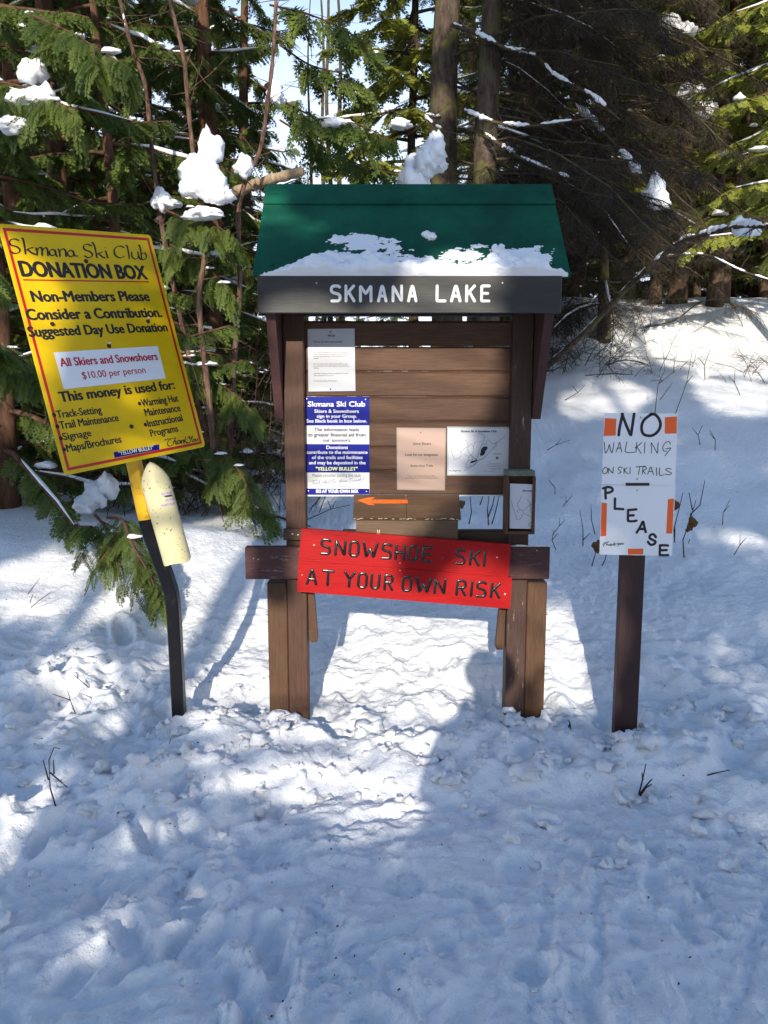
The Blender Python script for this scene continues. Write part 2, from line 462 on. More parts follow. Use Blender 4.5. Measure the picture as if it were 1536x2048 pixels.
def screw(parent, pl, x, z, r=.005, m=None, n=0.0, name='screw'):
    mb = MB(); th = np.arange(8) / 8 * 2 * math.pi
    ring = np.stack([np.cos(th), np.sin(th)], -1)
    V = np.concatenate([pl.W(np.array([x, z]) + ring * r, n - .001), pl.W(np.array([x, z]) + ring * r * .8, n + r * .45), pl.W(np.array([[x, z]]), n + r * .6)])
    j = np.arange(8)
    mb.add(V, np.stack([j, (j + 1) % 8, 8 + (j + 1) % 8, 8 + j], -1)); mb.more(np.stack([8 + j, 8 + (j + 1) % 8, np.full(8, 16)], -1))
    return mb.put(name, m or plain('zinc', (.45, .44, .42), .4, .5, metal=.8), parent)

# ================================================================== GROUND
def macro(x, y):
    x = np.asarray(x, float); y = np.asarray(y, float)
    s = .125 + .175 * sstep(x, -1.2, 2.6)
    d = np.maximum(y - 3.5, 0); d = np.where(d < 9.0, d, 9.0 + 1.6 * (1 - np.exp(-(d - 9.0) / 1.6)))
    z = -1.475 + s * d
    z = z + .30 * sstep(y, 10.2, 12.0) * sstep(x, 1.0, 2.8) * (1 - sstep(y, 14, 22) * .6)      # sunlit bank far right
    ye = np.where(x < -.25, 3.12 + .55 * (x + .25), np.where(x > .7, 3.12 - .28 * (x - .7), 3.12))
    ye = np.maximum(ye, .4)
    z = z - .10 * (1 - sstep(y, ye - .35, ye + .25))
    z = z + .16 * np.exp(-(((x + 1.55) / .75) ** 2 + ((y - 5.6) / .8) ** 2))                   # mound left
    z = z + .07 * np.exp(-(((x + .66) / .28) ** 2 + ((y - 3.30) / .20) ** 2))                    # heap at the pole and left leg
    z = z + .05 * np.exp(-(((x - 1.05) / .5) ** 2 + ((y - 3.15) / .2) ** 2))
    z = z + .25 * np.exp(-(((x + 3.4) / 1.4) ** 2 + ((y - 6) / 1.5) ** 2))
    return z, ye
def ground(x, y):
    z, ye = macro(x, y)
    wob = fbm(x * .8, y * .8, 3, 3)
    bank = sstep(y, ye - .55, ye - .05) * (1 - sstep(y, 3.75, 4.6))
    bank = np.clip(bank + .55 * sstep(-x, .9, 1.9) * (1 - sstep(y, 4.2, 5.2)) * sstep(y, .8, 1.6), 0, 1)
    near = 1 - sstep(y, 7, 12)
    trail = (1 - sstep(y, ye - .5, ye)) * (1 - .6 * sstep(-x, 1.0, 1.8))
    z = z + .05 * wob * (.4 + .6 * (1 - trail))
    z = z + bank * (-.10 * (billow(x * 2.3, y * 2.3, 21, 4, .5) - .35) + .014 * fbm(x * 7, y * 7, 9, 4))
    w, rid = worley(x * 7 + .4 * fbm(x * 6, y * 6, 4, 2), y * 7, 5)
    z = z + bank * .026 * np.maximum(0, 1 - w * 1.7) ** .8 * (rid > .5) * rid
    w, rid = worley(x * 17, y * 17 + .3 * fbm(x * 9, y * 9, 2, 2), 15)
    z = z + (bank + .25 * near * (1 - trail)) * .009 * np.maximum(0, 1 - w * 1.5) ** .8 * (rid > .55)
    # wind- and thaw-pitted slope
    slope = (1 - trail) * (1 - bank) * near
    z = z + slope * (.020 * (billow(x * 4.6, y * 3.2, 31, 4, .6) - .3) + .006 * fbm(x * 26, y * 20, 8, 3))
    # trodden and skied trail: shallow scallops, streaks running across at a slant, boot prints
    u = x * .93 + y * .37; v = -x * .37 + y * .93
    z = z + trail * (.018 * fbm(u * 1.9, v * 3.6, 41, 5, .5) + .006 * (billow(u * 6, v * 9, 43, 3) - .3))
    u2 = x * .5 - y * .86; v2 = x * .86 + y * .5
    z = z + trail * .005 * fbm(u2 * 1.5, v2 * 15, 47, 3, .5) * sstep(x, -.2, .8)
    w, rid = worley(x * 3.1, y * 3.1, 61)
    z = z - trail * .034 * (rid > .55) * (1 - sstep(w, .18, .34)) 
    w, rid = worley(x * 11 + 3, y * 11, 71)
    z = z + trail * .014 * (rid > .66) * np.maximum(0, 1 - w * 2) ** .6
    cr = 1 - np.abs(noise2(x * 9 + .8 * noise2(x * 4, y * 4, 85), y * 15 + .8 * noise2(x * 5, y * 5, 86), 84))   # crusty ridges left by boots and skis
    z = z + trail * .019 * (cr ** 3 - .4) * sstep(fbm(x * 1.3, y * 1.3, 88, 2), -.35, .25)
    cr = 1 - np.abs(noise2(x * 20 + noise2(x * 9, y * 9, 90), y * 31 + noise2(x * 11, y * 11, 91), 87)); z = z + (trail * 1.0 + .5 * slope) * .009 * (cr ** 2 - .4)
    # boot prints and ski grooves
    for (px_, py_, ang, ln, wd, dp) in PRINTS:
        c, s_ = math.cos(ang), math.sin(ang); ax_ = (x - px_) * c + (y - py_) * s_; bx_ = -(x - px_) * s_ + (y - py_) * c
        r_ = np.sqrt((ax_ / ln) ** 2 + (bx_ / wd) ** 2)
        z = z - dp * (1 - sstep(r_, .55, 1.0)) + dp * .45 * np.exp(-((r_ - 1.18) / .2) ** 2)
    for (x0_, y0_, x1_, y1_, wd, dp, cv) in GROOVES:
        L_ = math.hypot(x1_ - x0_, y1_ - y0_); c, s_ = (x1_ - x0_) / L_, (y1_ - y0_) / L_
        ax_ = ((x - x0_) * c + (y - y0_) * s_) / L_; bx_ = -(x - x0_) * s_ + (y - y0_) * c + cv * (ax_ - .5) ** 2 + .012 * noise2(ax_ * 9, ax_ * 0 + x0_, 5)
        e_ = sstep(ax_, -.02, .05) * (1 - sstep(ax_, .93, 1.02))
        z = z - dp * e_ * (1 - sstep(np.abs(bx_), wd * .6, wd)) + dp * .4 * e_ * np.exp(-((np.abs(bx_) - wd * 1.35) / (wd * .35)) ** 2)
    return z
_r = random.Random(17)
PRINTS = [(_r.uniform(-1.25, -.25), _r.uniform(1.7, 2.9), _r.uniform(.9, 2.3), .135, .052, _r.uniform(.018, .035)) for _ in range(26)]
PRINTS += [(_r.uniform(-.3, 1.3), _r.uniform(1.6, 2.9), _r.uniform(0, 3.1), .13, .052, _r.uniform(.008, .018)) for _ in range(18)]
PRINTS += [(_r.uniform(-1.9, -.8), _r.uniform(3.2, 4.8), _r.uniform(.9, 2.2), .14, .06, _r.uniform(.02, .04)) for _ in range(16)]
PRINTS += [(_r.uniform(-.3, .5), _r.uniform(3.7, 4.6), _r.uniform(1.0, 2.1), .13, .055, _r.uniform(.01, .02)) for _ in range(6)]
PRINTS += [(-.62, 2.28, 1.3, .12, .10, .035), (.42, 1.98, .3, .07, .06, .03)]
GROOVES = [(-1.35, 2.15, .35, 2.95, .026, .016, .20), (-1.3, 2.00, .45, 2.83, .026, .016, .22), (-1.0, 1.75, .55, 2.35, .028, .010, -.15), (-1.1, 1.62, .6, 2.22, .028, .010, -.12), (.30, 1.5, .62, 2.6, .028, .010, .05), (.45, 1.5, .78, 2.6, .028, .010, .05), (.1, 2.9, 1.5, 2.35, .03, .012, -.2), (-.2, 2.45, 1.4, 2.05, .03, .010, .15), (.75, 1.6, 1.25, 2.3, .022, .008, 0), (-.75, 1.55, .1, 1.72, .022, .008, 0)]
def gz(x, y):
    return float(ground(np.array([x]), np.array([y]))[0])

def grow(a, b, n, d0):
    """n steps from a to b, the first of size d0, growing geometrically"""
    L = abs(b - a); lo, hi = 1.0, 3.0
    for _ in range(60):
        m = (lo + hi) / 2
        if d0 * (m ** n - 1) / (m - 1 + 1e-12) < L: lo = m
        else: hi = m
    t = np.cumsum(d0 * lo ** np.arange(n)); t = t / t[-1] * L
    return a + np.sign(b - a) * t
ys = np.concatenate([grow(1.3, -45, 26, .05)[::-1], np.arange(1.3, 4.6, .0115), grow(4.6, 120, 190, .0125)])
xs = np.concatenate([grow(-1.75, -90, 85, .0135)[::-1], np.arange(-1.75, 1.85, .0125), grow(1.85, 90, 85, .0135)])
XX, YY = np.meshgrid(xs, ys)
ZZ = ground(XX, YY)
V = np.stack([XX, YY, ZZ], -1).reshape(-1, 3)
nx, ny = len(xs), len(ys)
i, j = np.meshgrid(np.arange(ny - 1), np.arange(nx - 1), indexing='ij')
a = i * nx + j
F = np.stack([a, a + 1, a + nx + 1, a + nx], -1).reshape(-1, 4)
tag(put('snow_ground', V, F, SNOW, smooth=True, loc=(0, 0, 0)), 'white lumpy snow covering the trail and the slope behind the kiosk', None, None, 'structure')

def blob(mb, c, s, seed, flat=.5, sub=2, rough=.25, a=0.0, drape=False):
    """irregular snow lump"""
    bm = bmesh.new(); bmesh.ops.create_icosphere(bm, subdivisions=sub, radius=1)
    V = np.array([v.co[:] for v in bm.verts]); F = np.array([[v.index for v in f.verts] for f in bm.faces]); bm.free()
    d = 1 + rough * (noise2(V[:, 0] * 1.6 + seed * 3.1, V[:, 1] * 1.6 + V[:, 2] * 1.9, seed) * 1.3 + .6 * noise2(V[:, 0] * 3.7 + V[:, 2] * 2, V[:, 1] * 3.9 + seed, seed + 5))
    V = V * d[:, None]; V[:, 2] = np.where(V[:, 2] < 0, V[:, 2] * flat, V[:, 2])
    if drape: V[:, :2] *= (1.04 - .16 * V[:, 2:3]); V[:, 2] += .18 * noise2(V[:, 0] * 2.2 + seed, V[:, 1] * 2.2, seed + 9)
    mb.add(V * np.asarray(s, float) + np.asarray(c, float), F, a)

# clods thrown along the bank and at the foot of the posts
mb = MB(); rr = random.Random(3)
def clod(x, y, s, k):
    blob(mb, (x, y, gz(x, y) + s * .25), (s * rr.uniform(.8, 1.3), s * rr.uniform(.8, 1.2), s * rr.uniform(.6, .95)), k, .8, 2, .62)
for k in range(210):
    x = rr.gauss(-.25, .85); y = 3.0 + rr.gauss(.12, .17) + (.55 * (x + .25) if x < -.25 else (-.28 * (x - .7) if x > .7 else 0)) * rr.uniform(0, 1)
    clod(x, y, abs(rr.gauss(0, .014)) + .008, k)
for k in range(60):
    clod(rr.uniform(-1.9, -.6), rr.uniform(1.7, 4.6), abs(rr.gauss(0, .014)) + .007, 900 + k)
for k in range(60):
    clod(rr.uniform(.5, 1.9), rr.uniform(2.4, 3.6), abs(rr.gauss(0, .014)) + .008, 1900 + k)
for k in range(30):
    clod(rr.uniform(-1.4, 1.6), rr.uniform(1.5, 3.0), rr.uniform(.005, .014), 2900 + k)
for cx, n_ in ((-.44, 16), (.65, 16), (1.03, 14), (-.94, 8)):     # snow kicked against the feet
    for k in range(n_):
        yy = {-.44: 3.42, .65: 3.42, 1.03: 3.22, -.94: 3.40}[cx]
        clod(cx + rr.uniform(-.12, .12), yy - rr.uniform(.01, .1), rr.uniform(.012, .032), 3900 + k)
tag(mb.put('snow_clods', SNOW, smooth=True, loc=(0, 3, -1.5)), 'loose white snow clods scattered along the kicked-up bank', None, None, 'stuff')

# needles and bark crumbs lying on the snow
mb = MB()
for k in range(520):
    y = rr.uniform(1.5, 6.5); x = rr.uniform(-.62, .68) * y
    l = rr.uniform(.0012, .005); t = rr.uniform(0, 3.14); z = gz(x, y) + .004; w_ = l * rr.uniform(.2, .6)
    c, s_ = math.cos(t), math.sin(t)
    q = [(x - c * l + s_ * w_, y - s_ * l - c * w_, z), (x + c * l + s_ * w_ * .5, y + s_ * l, z), (x + c * l - s_ * w_, y + s_ * l + c * w_, z + .004), (x - c * l - s_ * w_, y - s_ * l + c * w_, z + .003)]
    mb.add(q, [[0, 1, 2, 3]])
tag(mb.put('needle_litter', plain('litter', (.05, .03, .018), .9), loc=(0, 3, -1.5)), 'tiny dark needles and bark crumbs lying on the snow', None, None, 'stuff')

# ================================================================== KIOSK
YF = 3.45                      # front plane of the posts
W_POST = wood('post_wood', (.080, .037, .022), 'z', .6)
W_LEG = wood('leg_wood', (.095, .046, .022), 'z', .6)
W_OLD = wood('weathered_leg', (.070, .036, .026), 'z', .55, wear=(.30, .24, .19), wear_amt=.60)
W_PANEL = wood('panel_wood', (.108, .054, .030), 'x', .6, wear=(.40, .30, .20), wear_amt=.70)
W_RAIL = wood('rail_wood', (.085, .034, .032), 'x', .5, wear=(.30, .23, .20), wear_amt=.58)
W_DARK = wood('dark_wood', (.05, .028, .022), 'z', .6)
W_BOX = wood('box_wood', (.115, .068, .038), 'x', .75, .5)
KX = .106
kiosk = thing('trail_kiosk', 'brown timber trail kiosk with green roof and dark board reading SKMANA LAKE', 'kiosk', (KX, 3.5, -1.48))
PF = front(YF)
def zat(py, Y=YF): return P(768, py, Y)[2]
XL, XR, PW = -.397, .608, .09
for x in (XL, XR):
    mb = MB(); box(mb, (x, YF + .045, (zat(600) - 1.75) / 2), (PW, PW, zat(600) + 1.75), None, .004); mb.put('post', W_POST if x < 0 else W_OLD, kiosk)
for x, xi in ((XL, -1), (XR, 1)):
    mb = MB(); box(mb, (x + xi * (PW + .0015), YF + .046, (zat(1165) - 1.75) / 2), (PW, PW, zat(1165) + 1.75), None, .004); mb.put('leg', W_LEG, kiosk)
# inner braces under the rail, and upper eave brackets
for x, sgn, y0, y1 in ((XL, 1, 1160, 1287), (XR, -1, 1190, 1302)):
    mb = MB(); z0, z1 = zat(y0), zat(y1)
    xx = x + sgn * (PW / 2 + .006)
    pl = front(YF + .02)
    slab(mb, pl, [(xx - sgn * .005, z0), (xx + sgn * .020, z0), (xx + sgn * .040, z1 + .012), (xx + sgn * .036, z1), (xx + sgn * .002, z1)], .038)
    mb.put('brace', W_LEG, kiosk)
YE, YR = 3.20, 3.62            # eave and ridge distance
ZE, ZR = P(768, 549, YE)[2], P(768, 374, YR)[2]
for x, sgn in ((XL, -1), (XR, 1)):
    mb = MB()
    pts = np.array([[3.50, zat(838, 3.50)], [3.57, zat(800, 3.5)], [3.57, zat(660, 3.5) + .1], [3.32, ZE - .05], [3.23, ZE - .02], [3.235, ZE - .145], [3.455, zat(838, 3.47)]])
    xc = x + sgn * (PW / 2 + .021)
    k = len(pts)
    Va = np.stack([np.full(k, xc - .019), pts[:, 0], pts[:, 1]], -1); Vb = Va + [.038, 0, 0]
    cc = pts.mean(0); jj = np.arange(k)
    mb.add(np.concatenate([Va, Vb, [[xc - .019, *cc]], [[xc + .019, *cc]]]), np.stack([jj, (jj + 1) % k, k + (jj + 1) % k, k + jj], -1))
    mb.more(np.concatenate([np.stack([(jj + 1) % k, jj, np.full(k, 2 * k)], -1), np.stack([k + jj, k + (jj + 1) % k, np.full(k, 2 * k + 1)], -1)]))
    mb.put('bracket', wood('bracket_wood', (.075, .032, .028), 'z', .6), kiosk)
# siding planks of the back panel
edges = [(641, 691.5), (693, 742), (742, 793), (793, 842), (842, 893), (893, 940), (940, 989)]
YP = YF + .065
x0, x1 = XL + PW / 2 - .002, XR - PW / 2 + .002
for k, (a, b) in enumerate(edges):
    mb = MB(); za, zb = zat(a, YP), zat(b, YP)
    t = .018; c = .010
    # shiplap profile with a chamfered upper edge
    prof = [(.007, zb + .0005), (.007, zb + .004), (0, zb + .005), (0, za - .011), (.009, za - .001), (t, za), (t, zb + .0005)]
    prof = np.array(prof); kk = len(prof); yo = YP + (.0008 * (k % 3))
    A = np.stack([np.full(kk, x0), yo + prof[:, 0], prof[:, 1]], -1); B = A.copy(); B[:, 0] = x1
    jj = np.arange(kk); cen = A.mean(0); cb = cen.copy(); cb[0] = x1
    mb.add(np.concatenate([A, B, [cen], [cb]]), np.stack([jj, (jj + 1) % kk, kk + (jj + 1) % kk, kk + jj], -1))
    mb.more(np.concatenate([np.stack([(jj + 1) % kk, jj, np.full(kk, 2 * kk)], -1), np.stack([kk + jj, kk + (jj + 1) % kk, np.full(kk, 2 * kk + 1)], -1)]))
    mb.put('plank', W_PANEL, kiosk)
mb = MB(); plank_box(mb, x0, x1, zat(992.5, YP - .004), zat(989.6, YP - .004), YP - .006, .03, .0005)
mb.put('drip_strip', plain('aluminium', (.6, .6, .6), .4, .5, metal=.6), kiosk)
# tie rail under the roof, shelf rails, weathered crossboard
mb = MB(); plank_box(mb, x0, x1, zat(631, YF + .02), zat(600, YF + .02), YF + .03, .04, .003); mb.put('tie_beam', W_DARK, kiosk)
mb = MB(); tube(mb, [P(612, 630, 3.36), P(1022, 630, 3.36)], .007, 6); mb.put('curtain_rod', plain('black_iron', (.03, .03, .03), .5), kiosk)
mb = MB(); plank_box(mb, P(925, 1060, 3.5)[0] - .55, x1 + .02, zat(1088, 3.5), zat(1061, 3.5), 3.475, .07, .003); mb.put('shelf', wood('shelf_wood', (.06, .033, .02), 'x', .6), kiosk)
mb = MB(); plank_box(mb, *[P(q, 1068, 3.42)[0] for q in (566, 606)], zat(1081, 3.42), zat(1058, 3.42), 3.425, .024, .003); mb.put('ledge', wood('ledge_wood', (.075, .042, .025), 'x', .6), kiosk)
mb = MB(); plank_box(mb, *[P(q, 1125, 3.405)[0] for q in (490, 1100)], zat(1159, 3.405), zat(1094, 3.405), 3.408, .040, .004); mb.put('crossboard', W_RAIL, kiosk)
# roof: front and back sheet, ridge flap, rafters, dark name board
dz, dy = ZR - ZE, YR - YE; Ls = math.hypot(dz, dy)
RX0, RX1 = P(535, 374, YR)[0], P(1106, 374, YR)[0]
RX0 = (RX0 + P(503, 549, YE)[0]) / 2; RX1 = (RX1 + P(1136, 546, YE)[0]) / 2
PR = Plane((0, YE - .012, ZE - .004), (1, 0, 0), (0, dy, dz))
W_GREEN = plain('green_paint', (.007, .098, .054), .6, .2, var=.45, scale=4, bump=.10, bscale=30)
mb = MB(); slab(mb, PR, [(RX0, 0), (RX1, 0), (RX1, Ls), (RX0, Ls)], .012); mb.put('roof_panel', W_GREEN, kiosk)
PRb = Plane((0, YR + dy, ZE), (-1, 0, 0), (0, -dy, dz))
mb = MB(); pb = [(-RX1, 0), (-RX0, 0), (-RX0, Ls - .002), (-RX1, Ls - .002)]
q = np.array(pb); Vb = np.concatenate([PRb.O + q[:, :1] * PRb.X + q[:, 1:] * PRb.Z, PRb.O + q[:, :1] * PRb.X + q[:, 1:] * PRb.Z + np.array([0, -.008, -.009])])
mb.add(Vb, [[0, 1, 2, 3], [7, 6, 5, 4], [0, 4, 5, 1], [1, 5, 6, 2], [2, 6, 7, 3], [3, 7, 4, 0]]); mb.put('roof_panel', W_GREEN, kiosk)
mb = MB(); cap = PR.loc(800, 410)[1]; slab(mb, PR, [(RX0 + .001, cap), (RX1 - .001, cap), (RX1 - .001, Ls + .012), (RX0 + .001, Ls + .012)], .006, .0075); mb.put('ridge_flap', W_GREEN, kiosk)
for xg in (RX0 + .04, RX1 - .04):
    mb = MB(); pl = Plane((xg, 0, 0), (0, 1, 0), (0, 0, 1)); tri = [(YE + .03, ZE - .02), (YR * 2 - YE - .03, ZE - .02), (YR, ZR - .03)]
    t3 = np.array([[xg - .01, a_, b_] for a_, b_ in tri] + [[xg + .01, a_, b_] for a_, b_ in tri])
    mb.add(t3, [[0, 1, 2], [5, 4, 3]]); mb.more([[0, 3, 4, 1], [1, 4, 5, 2], [2, 5, 3, 0]]); mb.put('gable_board', W_DARK, kiosk)
PFa = front(3.185)
fx0, fx1, fz0, fz1 = PFa.loc(515, 600)[0], PFa.loc(1123, 600)[0], PFa.loc(768, 626)[1], PFa.loc(768, 551)[1]
mb = MB(); box(mb, ((fx0 + fx1) / 2, 3.185 + .011, (fz0 + fz1) / 2), (fx1 - fx0, .022, fz1 - fz0), None, .0025)
fascia = mb.put('name_board', plain('charcoal_paint', (.044, .044, .042), .55, .35, var=.35, scale=4, bump=.12, bscale=40, stretch=(.6, 1, 3)), kiosk)
GL = {  # routed block capitals on a unit-high grid
 'S': [[(.56, .93), (.46, 1), (.12, 1), (0, .88), (0, .66), (.12, .55), (.46, .47), (.58, .36), (.58, .12), (.46, 0), (.02, 0)]],
 'K': [[(0, 0), (0, 1)], [(.56, 1), (.02, .42)], [(.2, .6), (.58, 0)]],
 'M': [[(0, 0), (0, 1), (.39, .48), (.78, 1), (.78, 0)]],
 'A': [[(0, 0), (.24, .92), (.3, 1), (.36, .92), (.6, 0)], [(.12, .33), (.48, .33)]],
 'N': [[(0, 0), (0, 1), (.58, 0), (.58, 1)]], 'L': [[(0, 1), (0, 0), (.55, 0)]],
 'E': [[(.56, 1), (0, 1), (0, 0), (.56, 0)], [(0, .5), (.46, .5)]],
 'O': [[(.15, 0), (0, .15), (0, .85), (.15, 1), (.43, 1), (.58, .85), (.58, .15), (.43, 0), (.15, 0)]],
 'W': [[(0, 1), (.18, 0), (.39, .62), (.6, 0), (.78, 1)]], 'H': [[(0, 0), (0, 1)], [(.58, 0), (.58, 1)], [(0, .48), (.58, .48)]],
 'I': [[(0, 0), (0, 1)]], 'T': [[(0, 1), (.6, 1)], [(.3, 1), (.3, 0)]], 'Y': [[(0, 1), (.3, .5), (.6, 1)], [(.3, .5), (.3, 0)]],
 'U': [[(0, 1), (0, .15), (.15, 0), (.43, 0), (.58, .15), (.58, 1)]],
 'R': [[(0, 0), (0, 1), (.43, 1), (.57, .88), (.57, .62), (.43, .5), (0, .5)], [(.28, .5), (.6, 0)]], '.': [[(.03, .5)]]}
def routed(mb, pl, ch, px0, px1, base, h_px, w, n, dome, slope=0.0):
    """one routed capital between two photo columns on a baseline"""
    g = GL[ch]; gw = max(max(p[0] for p in s) for s in g) or 1
    a = pl.loc(px0, base); b = pl.loc(px1, base + slope * (px1 - px0)); top = pl.loc(px0 + slope * h_px * -1 * 0, base - h_px)
    u = (b - a) / gw; v = np.array([-(b - a)[1], (b - a)[0]]); v = v / (np.linalg.norm(v) + 1e-9) * np.linalg.norm(top - a) if np.linalg.norm(v) > 1e-6 else top - a
    for k, s in enumerate(g):
        stroke(mb, pl, [a + u * x_ + v * y_ for x_, y_ in s], w, n + k * .0002, dome)
for ch, a_, b_ in (('S', 663, 680), ('K', 692, 708), ('M', 721, 742), ('A', 757, 772), ('N', 786, 803), ('A', 817, 832), ('L', 874, 890), ('A', 903, 920), ('K', 933, 949), ('E', 963, 978)):
    mb = MB(); routed(mb, PFa, ch, a_, b_, 602, 30, .0115, .0006, .0012)
    mb.put('letter', plain('white_paint', (.72, .73, .71), .5, .4), fascia, smooth=True)
for q in ((633, 566), (1005, 566)): screw(kiosk, PFa, *PFa.loc(*q), r=.004)
for q in ((550, 390), (823, 390), (1087, 388), (542, 456), (1099, 453), (545, 530), (1108, 528), (700, 535), (960, 535)):
    screw(kiosk, PR, *PR.loc(*q), r=.008, m=W_GREEN, n=.0085 if q[1] < 410 else 0.0, name='roof_bolt')
for q in ((585, 1068), (596, 1070)): screw(kiosk, front(3.424), *front(3.424).loc(*q), r=.004)
for q in ((507, 1117), (516, 1119), (601, 1103), (1074, 1101)): screw(kiosk, front(3.407), *front(3.407).loc(*q), r=.003)
# bolt ends sticking out of the legs, bare chips in the siding
for x, sg in ((XL - PW * 1.5, -1), (XR + PW * 1.5, 1)):
    mb = MB(); z = zat(1232); tube(mb, [(x, YF + .04, z), (x + sg * .014, YF + .04, z)], .008, 6); mb.put('bolt', plain('zinc', (.45, .44, .42), .4, .5, metal=.8), kiosk)

# snow on the roof: thick along the eave, thin crust patches higher up
cols = np.linspace(RX0 + .03, RX1 - .012, 300); rows = np.linspace(-.004, Ls * .62, 130)
CX, CR = np.meshgrid(cols, rows)
pxs = 768 + CX / 3.1 * FPX
tt = (CX - RX0) / (RX1 - RX0)
edge = np.interp(pxs, [512, 535, 560, 600, 650, 700, 760, 800, 830, 860, 930, 990, 1040, 1090, 1118, 1138], [.0, .018, .045, .085, .15, .135, .13, .075, .10, .085, .06, .125, .09, .08, .035, .0]) 
edge = edge + .018 * fbm(CX * 16, CR * 16, 81, 4, .6)
thick = sstep(edge - CR, -.004, .06) * .040 * (1 + .5 * fbm(CX * 11, CR * 11, 83, 3)) * sstep(edge, .0, .03)
crust = fbm(CX * 13, CR * 26, 91, 5, .65)
zone = (np.exp(-(((pxs - 705) / 60) ** 2 + ((CR - .235) / .035) ** 2)) * 1.0 + np.exp(-(((pxs - 745) / 55) ** 2 + ((CR - .19) / .05) ** 2)) * .9
        + np.exp(-(((pxs - 1050) / 62) ** 2 + ((CR - .125) / .055) ** 2)) * 1.35 + np.exp(-(((pxs - 930) / 38) ** 2 + ((CR - .12) / .05) ** 2)) * 1.1
        + np.exp(-(((pxs - 810) / 70) ** 2 + ((CR - .10) / .05) ** 2)) * 1.0 + np.exp(-(((pxs - 965) / 14) ** 2 + ((CR - .19) / .02) ** 2)) * .8)
ct = np.where(zone > .22, np.clip((zone - .60 + crust * .50 + .25 * noise2(CX * 70, CR * 90, 97)) * .06, -.004, .0045), -.004)
th = np.maximum(np.where(thick > .0012, thick + .0015 * fbm(CX * 60, CR * 60, 95, 2), 0), ct)
th = np.where(thick > .003, th + .001, th); th[1] = th[1] * .8; th[0] = np.where(th[0] > .003, -.004, 0)
Vr = PR.W(np.stack([CX, CR, th - .0010], -1).reshape(-1, 3))
keep = ((th[:-1, :-1] > .0011) | (th[1:, 1:] > .0011) | (th[:-1, 1:] > .0011) | (th[1:, :-1] > .0011))
i, j = np.meshgrid(np.arange(len(rows) - 1), np.arange(len(cols) - 1), indexing='ij')
a = i * len(cols) + j
Fr = np.stack([a, a + 1, a + len(cols) + 1, a + len(cols)], -1)[keep]
mb = MB(); mb.add(Vr, Fr)
for (px, py, s) in ((990, 500, .017), (1002, 497, .014), (996, 512, .026), (1008, 520, .03), (985, 522, .026)):
    l = PR.loc(px, py); blob(mb, PR.w(l[0], l[1], s * .4), (s, s * .8, s * 1.1), int(px), 1, 2, .2)
tag(mb.put('roof_snow', snow_mat('roof_snow_mat', .4, 1.2), smooth=True), 'thin white snow left along the eave of the green kiosk roof', 'snow', None, 'thing')
mb = MB(); l = PR.loc(857, 474)
for dx, dz_, s in ((-.010, .008, .018), (.012, -.010, .020), (0, -.002, .018)): blob(mb, PR.w(l[0] + dx, l[1] + dz_, .008), (s, s * .8, s * .85), 5 + int(s * 1000), 1, 2, .25)
tag(mb.put('snow_lump', SNOW_T, smooth=True), 'small round white snow lump stuck alone midway up the green roof', 'snow')
# snow on the right end of the crossboard
mb = MB()
for k in range(12): xk = P(1030 + k * 6, 1095, 3.42)[0]; blob(mb, (xk, 3.428, zat(1095, 3.41) + .002), (.022, .016, .006 + .003 * math.sin(k)), 40 + k, .6, 1, .2)
for k in range(9): xk = P(640 + k * 9, 1095, 3.42)[0]; blob(mb, (xk, 3.43, zat(1095, 3.41) + .001), (.025, .014, .005), 60 + k, .6, 1, .2)
tag(mb.put('rail_snow', SNOW_T, smooth=True), 'thin line of snow lying on top of the kiosk crossboard', 'snow')

# ------------------------------------------------------------------ papers on the panel
YS = YP - .0045
def sheet(name, label, quad, m, Y=YS, th=.0012, cat='notice', group=None):
    pl = front(Y)
    q = rect_px(pl, quad); c = np.mean(q, 0)
    t = thing(name, label, cat, pl.w(c[0], min(p[1] for p in q)), group)
    mb = MB(); slab(mb, pl, q, th); mb.put('paper', m, t)
    return t, pl
PAPER = plain('white_paper', (.52, .54, .58), .45, .4)
INK = plain('ink', (.012, .012, .014), .6); NAVY = plain('navy_ink', (.01, .012, .08), .5)
PIN_R = plain('red_pin', (.5, .01, .01), .35); PIN_B = plain('blue_pin', (.02, .04, .35), .35)
def flecks(t, pl, lines, m=INK, name='lettering', n=.0006):
    mb = MB()
    for (s, a_, b_, h_, bo) in lines: text(mb, pl, s, a_, b_, h_, bo, n)
    return mb.put(name, m, t)
t, pl = sheet('notice_sheet', 'white typed notice headed MYTH, pinned at the top left of the panel', [(615, 658), (709, 657), (711, 782), (617, 783)], PAPER)
flecks(t, pl, [('MYTH', (656, 674), (670, 674), 4.5, .04), ("Waxless skis don't need waxing !!", (626, 685), (685, 685), 3.2, .03),
   ('Fact is lack of waxless ski is why ours is picked up', (627, 706), (697, 706), 2.6, 0), ('as fast white lovely look, like felt makes on the ski', (627, 710), (697, 710), 2.6, 0),
   ('will need some attention as well throughout the', (627, 714), (692, 714), 2.6, 0), ('season', (627, 718), (637, 718), 2.4, 0), ('Our skis need not be wet and shiny, BUT proper', (627, 729), (695, 729), 2.6, 0),
   ('ski maintenance will really reduce that gummed up', (627, 733), (697, 733), 2.6, 0), ('feeling', (627, 737), (637, 737), 2.4, 0), ('Get back to gliding instead of walking with a snow', (628, 748), (696, 748), 2.6, 0),
   ('ball on the center of your ski !', (628, 752), (668, 752), 2.6, 0), ('For easy wax theory, 250 374 6631', (628, 763), (674, 763), 2.6, 0)])
screw(t, pl, *pl.loc(661, 663.5), r=.0042, m=PIN_R, name='pin'); screw(t, pl, *pl.loc(661, 778.5), r=.0042, m=PIN_B, name='pin')

